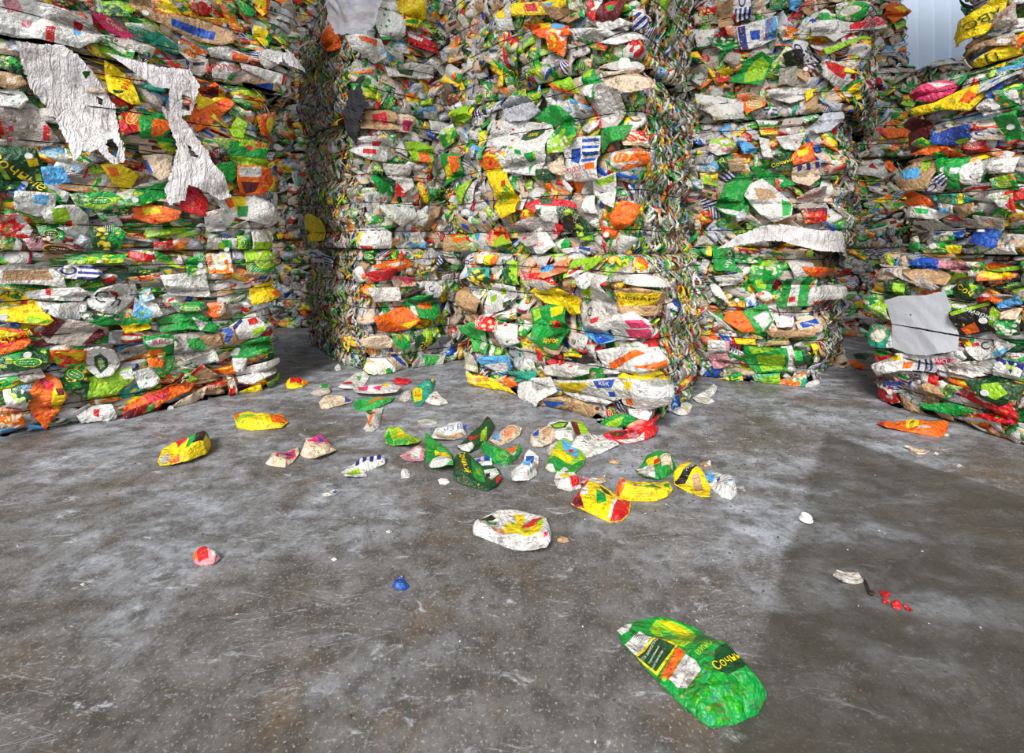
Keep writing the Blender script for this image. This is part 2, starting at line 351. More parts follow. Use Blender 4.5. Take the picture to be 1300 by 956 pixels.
# ------------------------------------------------------------------ bale surfaces
rng = np.random.default_rng(7)
BR = random.Random(11)
class Bale:
    def __init__(s, name, quad, z0, H, styles, layered=0.0, seed=0, shade=None):
        s.name, s.quad, s.z0, s.H, s.styles, s.layered = name, quad, z0, H, styles, layered
        s.seed = seed; r = .09; ins = .045
        q = np.array(quad, float); n = len(q)
        # inset the footprint so the loose boards end up on the measured faces
        c = q.mean(0); q = c + (q-c)*(1 - ins/np.linalg.norm(q-c, axis=1).mean()*1.4)
        pts, eid = [], []
        for i in range(n):
            p0, p1, p2 = q[i-1], q[i], q[(i+1) % n]
            a = (p0-p1)/np.linalg.norm(p0-p1); b = (p2-p1)/np.linalg.norm(p2-p1)
            for k in range(7):                      # rounded corner
                f = k/6; P = (1-f)**2*(p1+a*r) + 2*f*(1-f)*p1 + f*f*(p1+b*r)
                pts.append(P); eid.append((i-1) % n if k < 3 else i)
            L = np.linalg.norm(p2-p1); m = int(L/.04)
            for k in range(1, m):
                f = (r + (L-2*r)*k/m)/L; pts.append(p1+(p2-p1)*f); eid.append(i)
        pts = np.array(pts); nxt = np.roll(pts, -1, 0); prv = np.roll(pts, 1, 0)
        tg = nxt-prv; tg /= np.linalg.norm(tg, axis=1)[:, None]
        nm = np.stack([tg[:, 1], -tg[:, 0]], 1)
        seg = np.linalg.norm(nxt-pts, axis=1); t = np.concatenate([[0], np.cumsum(seg)])
        s.P = t[-1]; s.t = t
        s.px = np.append(pts[:, 0], pts[0, 0]); s.py = np.append(pts[:, 1], pts[0, 1])
        s.nx = np.append(nm[:, 0], nm[0, 0]); s.ny = np.append(nm[:, 1], nm[0, 1]); s.eid = np.array(eid+[eid[0]])
        # vertical profile, w runs up the side and over the edges
        rb, rt = .05, .07
        prof = [(.30, 0., 0, -1), (rb, 0., 0, -1), (rb*.3, rb*.3, .7, -.7), (0, rb, 1, 0)]
        for k in range(1, 12): prof.append((0, rb+(H-rb-rt)*k/12, 1, 0))
        prof += [(0, H-rt, 1, 0), (rt*.3, H-rt*.3, .7, .7), (rt, H, 0, 1), (.34, H, 0, 1)]
        pr = np.array(prof); ds = np.hypot(np.diff(pr[:, 0]), np.diff(pr[:, 1]))
        w = np.concatenate([[0], np.cumsum(ds)]); k0 = 3; w = w - w[k0] + rb
        s.w, s.win, s.wz, s.wr, s.wzn = w, pr[:, 0], pr[:, 1], pr[:, 2], pr[:, 3]
        s.wires = [H*f for f in ((.13, .33, .53, .73, .91) if H > 1 else (.15, .4, .65, .88))]
        rr = random.Random(seed); s.ph = [rr.uniform(0, 6.28) for _ in range(6)]
    def bulge(s, t, w):
        p = s.ph; H = s.H
        b = .035*np.sin(np.clip(w/H, 0, 1)*math.pi)**.6 - .02
        b = b + .018*np.sin(t*5.1+p[0]+w*3) + .014*np.sin(t*9.7+p[1]-w*6.1) + .014*np.sin(w*13+p[2]+t*2.0)
        dmin = np.full(np.shape(w), 9.)
        for wz in s.wires: dmin = np.minimum(dmin, np.abs(w-wz))
        return b + .028*np.clip(dmin/.10, 0, 1) - .012
    def S(s, t, w, o, free=False):
        t = np.mod(t, s.P)
        x = np.interp(t, s.t, s.px); y = np.interp(t, s.t, s.py); nx = np.interp(t, s.t, s.nx); ny = np.interp(t, s.t, s.ny)
        ins = np.interp(w, s.w, s.win); z = np.interp(w, s.w, s.wz); nr = np.interp(w, s.w, s.wr); nz = np.interp(w, s.w, s.wzn)
        over = np.minimum(w - s.w[0], 0)             # hanging below the profile
        if free: ins = ins*0; z = w; nr = np.ones_like(w); nz = nr*0
        l = np.sqrt(nr*nr+nz*nz)+1e-9; nr = nr/l; nz = nz/l
        dm = np.full(np.shape(w), 9.)
        for wz in s.wires: dm = np.minimum(dm, np.abs(w-wz))
        o = o if free else np.where(nr > .9, np.minimum(o, .052 + dm*1.1), o)   # the wires bite into the boards
        b = s.bulge(t, w)*np.clip(nr, 0, 1)*(0.0 if free else 1.0) + o*(1-.85*np.clip(nz, 0, 1))
        zz = s.z0 + z + nz*np.clip(b, -.01, .2)
        return np.stack([x - nx*ins + nx*nr*b, y - ny*ins + ny*nr*b, np.maximum(zz, s.z0 + .003)], -1)
    def hit(s, px, py):
        """side surface point under a photo pixel -> (t, w)"""
        sl = (px-CX)/F; best = None
        g = s.px - sl*s.py
        for i in range(len(g)-1):
            if g[i]*g[i+1] <= 0 and (g[i] != g[i+1]):
                f = g[i]/(g[i]-g[i+1]); x = s.px[i]+(s.px[i+1]-s.px[i])*f; y = s.py[i]+(s.py[i+1]-s.py[i])*f
                if s.nx[i]*x + s.ny[i]*y < 0 and (best is None or y < best[0]):
                    best = (y, s.t[i]+(s.t[i+1]-s.t[i])*f)
        if best is None:                             # just past the silhouette: carry on along the wall
            fc = [(s.px[i]/s.py[i]*F+CX, s.t[i], s.py[i]) for i in range(len(g)-1) if s.nx[i]*s.px[i]+s.ny[i]*s.py[i] < 0]
            lo = min(fc); hi = max(fc); e = hi if px > hi[0] else lo
            best = (e[2], e[1] + (px-e[0])*e[2]/F)
        y, t = best
        z = CH + (HY-py)/F*y - s.z0
        return t, float(np.interp(z, s.wz[3:-3], s.w[3:-3]) + (z - s.wz[-4] if z > s.wz[-4] else 0) + (z - s.wz[3] if z < s.wz[3] else 0)), y

def q4(*p): return [tuple(x) for x in p]
def shift(q, dx, dy): return [(x+dx, y+dy) for x, y in q]
def rot(q, deg):
    c = np.mean(np.array(q), 0); a = math.radians(deg)
    return [(c[0]+(x-c[0])*math.cos(a)-(y-c[1])*math.sin(a), c[1]+(x-c[0])*math.sin(a)+(y-c[1])*math.cos(a)) for x, y in q]
# footprints, counter-clockwise from above; first edge listed is quad[0]->quad[1]
QA = q4((-3.18, 2.26), (-1.82, 3.40), (-2.56, 4.28), (-3.92, 3.14))
QB = q4((-2.31, 4.93), (-1.20, 3.66), (-.38, 4.25), (-1.49, 5.52))
QC = q4((-.44, 3.64), (.80, 2.50), (1.50, 3.40), (.28, 4.54))
QC2 = q4((-.63, 3.88), (.78, 2.66), (1.49, 3.56), (.10, 4.76))
QD = q4((1.27, 3.70), (2.37, 3.38), (3.42, 4.58), (2.25, 4.92))
QE1 = q4((3.25, 5.30), (4.72, 5.10), (4.90, 6.25), (3.43, 6.45))
QE2 = q4((4.95, 5.13), (6.45, 4.93), (6.60, 6.08), (5.12, 6.28))
QD2 = q4((1.42, 3.74), (2.52, 3.34), (3.57, 4.54), (2.45, 4.92))
QD3 = q4((1.40, 3.78), (2.67, 3.32), (3.70, 4.52), (2.45, 4.96))
QF = q4((2.56, 3.18), (3.06, 1.52), (4.16, 1.86), (3.66, 3.50))
QF2 = q4((2.66, 2.98), (3.16, 1.32), (4.26, 1.66), (3.76, 3.30))
QG = q4((-4.35, 5.50), (-2.55, 5.80), (-2.75, 6.95), (-4.55, 6.65))
b_, e_ = 'broad', 'ends'
BALES = {}
def addb(key, *a, **k): BALES[key] = Bale(key, *a, seed=len(BALES)*13+5, **k)
addb('A1', QA, 0, 1.06, (b_, e_, b_, e_), layered=1.0)
addb('A2', shift(QA, -.03, -.02), 1.06, 1.22, (b_, e_, b_, e_), layered=.9)
addb('A3', rot(shift(QA, .12, .10), 2), 2.28, 1.15, (b_, e_, b_, e_), layered=.9)
addb('B1', QB, 0, 1.06, (e_, b_, e_, b_), layered=.35)
addb('B2', rot(shift(QB, -.06, .02), 2), 1.06, 1.2, (e_, b_, e_, b_), layered=.3)
addb('B3', shift(QB, -.08, 0), 2.26, 1.2, (e_, b_, e_, b_), layered=.3)
addb('C1', QC, 0, 1.03, (b_, e_, b_, e_), layered=.3)
addb('C2', QC2, 1.03, 1.22, (b_, e_, b_, e_), layered=.1)
addb('C3', rot(QC2, -1), 2.25, 1.2, (b_, e_, b_, e_), layered=.2)
addb('D1', QD, 0, 1.08, (b_, e_, b_, e_), layered=.5)
addb('D2', QD2, 1.08, 1.04, (b_, e_, b_, e_), layered=.4)
addb('D3', QD3, 2.12, 1.15, (b_, e_, b_, e_), layered=.35)
for i in range(4): addb('E%d' % (i+1), shift(QE1, (0, -.08, .05, -.1)[i], (0, .03, -.04, 0)[i]), i*1.06, 1.06, (b_, e_, b_, e_), layered=.7)
for i in range(3): addb('H%d' % (i+1), shift(QE2, (0, .05, -.04)[i], (0, .03, 0)[i]), i*1.10, 1.08, (b_, e_, b_, e_), layered=.7)
addb('F1', QF, 0, 1.04, (b_, e_, e_, e_), layered=.9)
addb('F2', QF2, 1.04, 1.13, (b_, e_, e_, e_), layered=.9)
addb('F3', rot(shift(QF2, .13, -.24), -2), 2.17, 1.15, (b_, e_, e_, e_), layered=.8)
for i in range(4): addb('G%d' % (i+1), shift(QG, (0, .08, -.05, .05)[i], 0), i*1.16, 1.16, (b_, e_, b_, e_), layered=.6)

LABELS = dict(
 A1='bottom bale of the left stack, pressed cartons with an orange leaf-shaped one near the floor',
 A2='middle bale of the left stack, crushed cartons behind the hanging white plastic bags',
 A3='top bale of the left stack, crushed cartons with a brown and blue one',
 B1='bottom bale of the stack left of centre, with a dark stick caught in it',
 B2='middle bale of the stack left of centre, narrow strips on its left side',
 B3='top bale of the stack left of centre, with clear plastic film near the top',
 C1='bottom bale of the centre stack, its sharp corner nearest the camera',
 C2='middle bale of the centre stack, with a blue striped milk carton in its face',
 C3='top bale of the centre stack, cut off by the top of the photo',
 D1='bottom bale right of the centre stack, with a big green grape carton',
 D2='middle bale right of the centre stack, with a large green and white carton',
 D3='top bale right of the centre stack, with a blue and white milk carton',
 E1='bottom bale far back in the gap left of the right-hand stack',
 E2='second bale from the floor far back in the gap left of the right-hand stack',
 E3='third bale from the floor far back in the gap left of the right-hand stack',
 E4='topmost bale far back beside the patch of pale wall',
 H1='far bale mostly hidden behind the right-hand stack, standing on the floor',
 H2='far bale mostly hidden behind the right-hand stack, second from the floor',
 H3='far bale under the patch of pale wall, top of its stack',
 F1='bottom bale of the right-hand stack, with two silver sheets on its face',
 F2='middle bale of the right-hand stack, with a yellow carton near its top',
 F3='top bale of the right-hand stack, with two yellow lettered cartons',
 G1='bottom bale in the dark gap behind the left stack',
 G2='second bale from the floor in the dark gap behind the left stack',
 G3='third bale from the floor in the dark gap behind the left stack',
 G4='topmost bale in the dark gap behind the left stack')

# visibility: is point p seen from the camera past the other bales?
def occluded(p, own):
    for k, b in BALES.items():
        if k == own: continue
        q = b.quad; t0, t1 = 0.0, .97
        ok = True
        for i in range(4):
            ax, ay = q[i]; bx, by = q[(i+1) % 4]; nx, ny = by-ay, -(bx-ax)
            # inside: n.(x-a) <= 0 ; ray x = t*p
            d0 = -(nx*ax+ny*ay); dv = nx*p[0]+ny*p[1]
            if abs(dv) < 1e-9:
                if d0 > 0: ok = False; break
                continue
            tt = -d0/dv
            if dv > 0: t1 = min(t1, tt)
            else: t0 = max(t0, tt)
            if t0 >= t1: ok = False; break
        if not ok: continue
        za = CH + (p[2]-CH)*t0; zb = CH + (p[2]-CH)*t1
        if min(za, zb) < b.z0+b.H and max(za, zb) > b.z0: return True
    return False

# ------------------------------------------------------------------ mass of boards
def template(nu, nv):
    us = np.linspace(-1, 1, nu+1); vv = np.linspace(-1, 1, nv+1)
    U, V = np.meshgrid(us, vv, indexing='ij'); U = U.ravel(); V = V.ravel(); N = len(U)
    fs = []
    ix = lambda i, j: i*(nv+1)+j
    for i in range(nu):
        for j in range(nv):
            fs.append((ix(i, j), ix(i+1, j), ix(i+1, j+1), ix(i, j+1)))
            fs.append((N+ix(i, j), N+ix(i, j+1), N+ix(i+1, j+1), N+ix(i+1, j)))
    rim = [ix(i, 0) for i in range(nu)] + [ix(nu, j) for j in range(nv)] + [ix(i, nv) for i in range(nu, 0, -1)] + [ix(0, j) for j in range(nv, 0, -1)]
    for a, b in zip(rim, rim[1:]+rim[:1]): fs.append((a, N+a, N+b, b))
    return U, V, np.array(fs)
TB = template(10, 7); TE = template(5, 2); TS = template(6, 4)

PALSET = [  # (weight, kind, A, B, C)
 (13, 'paper', 'W', 'R', 'G'), (9, 'paper', 'w', 'B', 'R'), (7, 'paper', 'L', 'G', 'R'), (5, 'paper', 'W', 'P', 'O'), (5, 'paper', 'E', 'O', 'B'),
 (10, 'juice', 'G', 'W', 'V'), (7, 'juice', 'D', 'G', 'V'), (6, 'juice', 'V', 'G', 'Y'), (6, 'juice', 'W', 'G', 'O'), (4, 'juice', 'g', 'W', 'R'),
 (5, 'juice', 'Y', 'O', 'R'), (4, 'juice', 'Y', 'G', 'R'), (5, 'juice', 'O', 'Y', 'R'), (4, 'juice', 'W', 'R', 'Y'), (5, 'juice', 'R', 'W', 'M'),
 (2, 'juice', 'M', 'R', 'G'), (4, 'stripe', 'W', 'U', 'O'), (4, 'juice', 'W', 'C', 'B'), (2, 'juice', 'B', 'W', 'C'), (2, 'juice', 'T', 'W', 'Y'),
 (6, 'kraft', 'K', 'B', 'R'), (4, 'kraft', 'E', 'M', 'R'), (2, 'foil', 'S', 'S', 'S'), (2, 'paper', 'S', 'B', 'X'), (2, 'juice', 'X', 'V', 'O'), (2, 'juice', 'Q', 'W', 'O')]
PW = np.array([p[0] for p in PALSET], float); PW /= PW.sum()

def conv_mesh(name, verts, quads, attrs, midx, mats):
    me = bpy.data.meshes.new(name)
    nv, nf = len(verts), len(quads)
    me.vertices.add(nv); me.vertices.foreach_set('co', verts.astype(np.float32).ravel())
    me.loops.add(nf*4); me.loops.foreach_set('vertex_index', quads.astype(np.int32).ravel())
    me.polygons.add(nf); me.polygons.foreach_set('loop_start', np.arange(0, nf*4, 4, dtype=np.int32))
    for m in mats: me.materials.append(m)
    if midx is not None: me.polygons.foreach_set('material_index', midx.astype(np.int32))
    me.update(calc_edges=True)
    for k, v in attrs.items():
        if k == 'cuv': a = me.attributes.new(k, 'FLOAT_VECTOR', 'POINT'); a.data.foreach_set('vector', v.astype(np.float32).ravel())
        else:
            a = me.attributes.new(k, 'FLOAT_COLOR', 'POINT')
            c = np.ones((nv, 4), np.float32); c[:, :3] = v; a.data.foreach_set('color', c.ravel())
    return me

def make_board(b, t0, w0, L, W, ang, off, tpl, slope, tilt, thick):
    U, V, fs = tpl
    k1, k2 = rng.uniform(0, .6, 2)*(rng.random(2) < .45)
    sh = rng.uniform(-.25, .25)
    wd = 1 - np.where(U > .45, k1*((U-.45)/.55)**1.5, 0) - np.where(U < -.45, k2*((-U-.45)/.55)**1.5, 0)
    a = L/2*(U*(1 - .10*V*V*rng.random())) + sh*V*W/2
    v = W/2*V*wd*(1 + .06*np.sin(U*3+rng.uniform(0, 6)))
    h = a*rng.uniform(-tilt, tilt) + v*rng.uniform(-tilt*1.8, tilt*1.8)
    for _ in range(4):
        f = rng.uniform(0, math.pi); c = rng.uniform(-.35, .35)*(abs(math.cos(f))*L + abs(math.sin(f))*W)
        h = h + rng.uniform(-slope, slope)*np.abs(a*math.cos(f)+v*math.sin(f)-c)
    h = h - h.mean(); h = np.clip(h, -.035, .036)
    # rims curl inwards a little so boards tuck under each other
    h = h - .003*np.maximum(np.abs(U), np.abs(V))**4
    ca, sa = math.cos(ang), math.sin(ang)
    T = t0 + a*ca - v*sa; Wp = w0 + a*sa + v*ca
    top = b.S(T, Wp, off + h); bot = b.S(T, Wp, off + h - thick)
    return np.concatenate([top, bot]), U, V

def ann(co, cuv):
    n = len(cuv)

def build_mass(b, hero_boxes):
    """all filler boards of a bale -> list of records"""
    recs = []
    P, H = b.P, b.H
    cams = [(-1.6, 0), (0, 0), (1.6, 0), (0, .8)]
    far = b.name[0] in 'EHG'
    def facing(t):
        x = np.interp(t % P, b.t, b.px); y = np.interp(t % P, b.t, b.py); nx = np.interp(t % P, b.t, b.nx); ny = np.interp(t % P, b.t, b.ny)
        if not any((cx-x)*nx + (cy-y)*ny > -.12*math.hypot(x, y) for cx, cy in cams): return None
        return x, y, nx, ny
    for e in range(4):
        i0 = np.where(b.eid == e)[0]; 
        idx = np.arange(len(b.t))[b.eid == e]
        tt = b.t[idx]; 
        if e == 3 or e == 0:  # wrap-around edge
            if tt.max()-tt.min() > P*.6: tt = np.where(tt < P*.5, tt+P, tt)
        ta, tb = tt.min(), tt.max(); Le = tb-ta
        st = b.styles[e]
        if st == 'broad': n = int(Le*(H+.16)*3.4/.0150)
        else: n = int(Le*(H+.16)*3.0/.0040)
        if far: n = int(n*.75)
        for k in range(n):
            t0 = rng.uniform(ta-.02, tb+.02)
            fc = facing(t0)
            if fc is None: continue
            hi = .26 if st == 'broad' else .16
            w0 = rng.uniform(-.01, H + (.22 if rng.random() < .35 else .02))
            x, y, nx, ny = fc
            z = b.z0 + min(w0, H)
            px = CX + F*x/y if y > .1 else 1e5; py = HY - F*(z-CH)/y if y > .1 else 1e5
            if px < -420 or px > 1720 or py < -260: continue
            j = rng.choice(len(PALSET), p=PW); _, kind, A, B, C = PALSET[j]
            lay = b.layered
            if st == 'broad':
                L = rng.uniform(.11, .26)*(1+.12*lay); W = rng.uniform(.065, .155)*(1-.38*lay)
                ang = rng.normal(0, .22 + (1-lay)*1.1)
                if b.name[0] == 'A' and b.name != 'A1': ang -= .12
                off = rng.uniform(-.015, .03)
                v, U, V = make_board(b, t0, w0, L, W, ang, off, TB, .55, .22, rng.uniform(.0025, .006))
                tpl = TB
            else:
                L = rng.uniform(.04, .14); W = rng.uniform(.008, .032)
                if rng.random() < .12: L, W = rng.uniform(.08, .16), rng.uniform(.05, .09)
                ang = math.pi/2 + rng.normal(0, .36)
                off = rng.uniform(-.02, .028)
                v, U, V = make_board(b, t0, w0, L, W, ang, off, TE, .6, .35, rng.uniform(.005, .014))
                tpl = TE
            view = np.array([x, y, z-CH]); dist = np.linalg.norm(view); cosv = abs(nx*x+ny*y)/dist
            area = L*W*(F/max(y, .3))**2*cosv*(1+off*8)
            inframe = -5 < px < 1305 and -5 < py < 866
            recs.append(dict(v=v, tpl=tpl, U=U, V=V, kind=kind, cols=(A, B, C), seed=rng.random(), area=area if inframe else 0, c=(x, y, z)))
    return recs

def rec_arrays(rs):
    vs_, qs, ca, cb, cc, uv, mi = [], [], [], [], [], [], []
    o = 0
    for r in rs:
        U, V, fs = r['tpl']; v = r['v']; n = len(v)
        vs_.append(v); qs.append(fs+o); o += n
        jit = r.setdefault('jit', (1 + (rng.random()-.5)*.35) if r['cols'][0] not in 'WwLE' else rng.uniform(.66, 1.06))
        for lst, c in zip((ca, cb, cc), r['cols']): lst.append(np.tile(np.clip(np.array(PALL[c])*jit, 0, .95), (n, 1)))
        cu = np.stack([np.concatenate([U, U]), np.concatenate([V, V]), np.full(n, r['seed']*10)], 1); uv.append(cu)
        mi.append(np.full(len(fs), KIND.index(r['kind'])))
    return np.concatenate(vs_), np.concatenate(qs), dict(colA=np.concatenate(ca), colB=np.concatenate(cb), colC=np.concatenate(cc), cuv=np.concatenate(uv)), np.concatenate(mi)

def tube(path, r, closed, sides=5):
    """swept tube around a polyline"""
    P = np.array(path); n = len(P)
    nx = np.roll(P, -1, 0) if closed else np.vstack([P[1:], P[-1]*2-P[-2]])
    pv = np.roll(P, 1, 0) if closed else np.vstack([P[0]*2-P[1], P[:-1]])
    T = nx-pv; T /= np.linalg.norm(T, axis=1)[:, None]+1e-9
    up = np.tile(np.array([0, 0, 1.]), (n, 1)); up[np.abs(T[:, 2]) > .9] = (1, 0, 0)
    S1 = np.cross(T, up); S1 /= np.linalg.norm(S1, axis=1)[:, None]; S2 = np.cross(S1, T)
    r = np.broadcast_to(r, (n,))
    vs_ = [P + (S1*math.cos(2*math.pi*k/sides) + S2*math.sin(2*math.pi*k/sides))*r[:, None] for k in range(sides)]
    V = np.stack(vs_, 1).reshape(-1, 3); fs = []
    for i in range(n if closed else n-1):
        j = (i+1) % n
        for k in range(sides):
            l = (k+1) % sides; fs.append((i*sides+k, i*sides+l, j*sides+l, j*sides+k))
    if not closed: fs += [tuple(range(sides-1, -1, -1)), tuple((n-1)*sides+k for k in range(sides))]
    return V, fs

# ------------------------------------------------------------------ traced sheets (bale heroes, bags, floor litter)
def inside(poly, p):
    c = False; n = len(poly); x, y = p
    for i in range(n):
        x1, y1 = poly[i]; x2, y2 = poly[(i+1) % n]
        if (y1 > y) != (y2 > y) and x < (x2-x1)*(y-y1)/(y2-y1)+x1: c = not c
    return c
def dens(poly, step, jag=0, rs=None):
    out = []
    for i in range(len(poly)):
        a = np.array(poly[i]); b = np.array(poly[(i+1) % len(poly)]); L = np.linalg.norm(b-a); m = max(1, int(round(L/step)))
        for k in range(m):
            p = a+(b-a)*k/m
            if jag and k: p = p + np.array([rs.gauss(0, jag), rs.gauss(0, jag)])
            out.append((float(p[0]), float(p[1])))
    return out
def smooth_poly(poly, rad):
    """round the corners a little"""
    out = []; n = len(poly)
    for i in range(n):
        p0, p1, p2 = (np.array(poly[j % n], float) for j in (i-1, i, i+1))
        l0 = np.linalg.norm(p0-p1); l2 = np.linalg.norm(p2-p1)
        a = p1+(p0-p1)/max(l0, 1e-9)*min(rad, l0*.35); b = p1+(p2-p1)/max(l2, 1e-9)*min(rad, l2*.35)
        out += [tuple(a), tuple((a+b)/4+p1/2), tuple(b)]
    return out
def triangulate(outline, patches, step, rs, holes=()):
    V, E = [], []
    def ring(pl):
        o = len(V); V.extend(Vector(p) for p in pl); n = len(pl)
        E.extend((o+i, o+(i+1) % n) for i in range(n))
    ring(outline)
    for h in holes: ring(h)
    for pl in patches: ring(dens(pl, step*1.3))
    xs = [p[0] for p in outline]; ys = [p[1] for p in outline]
    y = min(ys)+step/2; row = 0
    while y < max(ys):
        x = min(xs)+step/2+(step/2 if row % 2 else 0)
        while x < max(xs):
            p = (x+rs.uniform(-.25, .25)*step, y+rs.uniform(-.25, .25)*step)
            if inside(outline, p) and not any(inside(h, p) for h in holes): V.append(Vector(p))
            x += step
        y += step; row += 1
    v2, e2, f2, *_ = delaunay_2d_cdt(V, E, [], 0, 1e-5)
    pts = [(v.x, v.y) for v in v2]; tris, pid = [], []
    for f in f2:
        c = (sum(pts[i][0] for i in f)/len(f), sum(pts[i][1] for i in f)/len(f))
        if not inside(outline, c) or any(inside(h, c) for h in holes): continue
        k = -1
        for i, pl in enumerate(patches):
            if inside(pl, c): k = i
        a = f
        area = sum(pts[a[i]][0]*pts[a[(i+1) % len(a)]][1]-pts[a[(i+1) % len(a)]][0]*pts[a[i]][1] for i in range(len(a)))
        if abs(area) < 1e-10: continue
        tris.append(tuple(f) if area > 0 else tuple(reversed(f))); pid.append(k)
    used = sorted({i for f in tris for i in f}); mp = {o: i for i, o in enumerate(used)}
    return [pts[i] for i in used], [tuple(mp[i] for i in f) for f in tris], pid
def boundary(tris):
    c = {}
    for f in tris:
        for a, b in zip(f, f[1:]+f[:1]): c[(a, b)] = 1
    return [(a, b) for (a, b) in c if (b, a) not in c]
def folds(rs, size, slope, n=4, flat=.0):
    fl_ = []
    for _ in range(n):
        f = rs.uniform(0, math.pi); fl_.append((math.cos(f), math.sin(f), rs.uniform(-.35, .35)*size, rs.uniform(-slope, slope)))
    return fl_
def fold_h(fl_, a, v):
    h = 0
    for c, s_, o, k in fl_: h = h + k*np.abs(a*c+v*s_-o)
    return h
def sheet_object(name, pts, tris, pid, colors, top, bot, mat, parent, axis=None, kindcols=None, seed=0):
    n = len(pts); V = np.concatenate([top, bot]); fs = list(tris) + [tuple(i+n for i in reversed(f)) for f in tris]
    cols = [colors[k+1] for k in pid]*2
    for a, b in boundary(tris): fs.append((b, a, a+n, b+n)); cols.append(colors[0])
    o = mesh_obj(name, V, fs, mat, parent)
    me = o.data
    if kindcols is None:
        at = me.attributes.new('print_color', 'FLOAT_COLOR', 'CORNER'); buf = []
        for f, c in zip(fs, cols): buf += [*c, 1.0]*len(f)
        at.data.foreach_set('color', buf)
    else:
        p = np.array(pts); c = p.mean(0); ang = axis or 0
        if axis is None:
            u, s_, vt = np.linalg.svd(p-c); ang = math.atan2(vt[0][1], vt[0][0])
        R = np.array([[math.cos(ang), math.sin(ang)], [-math.sin(ang), math.cos(ang)]]); q = (p-c) @ R.T
        q = q/(np.abs(q).max(0)+1e-9)
        cu = np.zeros((2*n, 3)); cu[:n, :2] = q; cu[n:, :2] = q; cu[:, 2] = seed*10
        at = me.attributes.new('cuv', 'FLOAT_VECTOR', 'POINT'); at.data.foreach_set('vector', cu.astype(np.float32).ravel())
        for nm, cc in zip(('colA', 'colB', 'colC'), kindcols):
            at = me.attributes.new(nm, 'FLOAT_COLOR', 'POINT'); at.data.foreach_set('color', [*PALL[cc], 1.0]*(2*n))
    return o

_txt = {}
def text_shape(s):
    if s not in _txt:
        cu = bpy.data.curves.new('t', 'FONT'); cu.body = s; cu.align_x = 'CENTER'; cu.align_y = 'CENTER'; cu.resolution_u = 3
        ob = bpy.data.objects.new('t', cu); COL.objects.link(ob)
        bpy.context.view_layer.update()
        dg = bpy.context.evaluated_depsgraph_get(); me = bpy.data.meshes.new_from_object(ob.evaluated_get(dg))
        _txt[s] = ([(v.co.x, v.co.y) for v in me.vertices], [tuple(p.vertices) for p in me.polygons])
        bpy.data.objects.remove(ob); bpy.data.curves.remove(cu); bpy.data.meshes.remove(me)
    return _txt[s]
def cap_mesh(c, n, r=.016, h=.012):
    """screw cap: ridged side, flat top with a shallow rim, on point c along normal n"""
    n = Vector(n).normalized(); q = n.to_track_quat('Z', 'Y'); vs_, fs = [], []
    K = 20; rings = [(r*1.12, 0), (r*1.12, h*.25), (r, h*.3), (r, h), (r*.88, h*1.08), (r*.80, h*.98), (0.0001, h*.98)]
    for (rr, z) in rings:
        for k in range(K):
            a = 2*math.pi*k/K; e = rr*(1+(.03 if k % 2 and z > h*.28 and rr > r*.9 else 0)); v = q @ Vector((e*math.cos(a), e*math.sin(a), z)); vs_.append((c[0]+v.x, c[1]+v.y, c[2]+v.z))
    for i in range(len(rings)-1):
        for k in range(K): l = (k+1) % K; fs.append((i*K+k, i*K+l, (i+1)*K+l, (i+1)*K+k))
    fs.append(tuple(range(K-1, -1, -1)))
    return vs_, fs
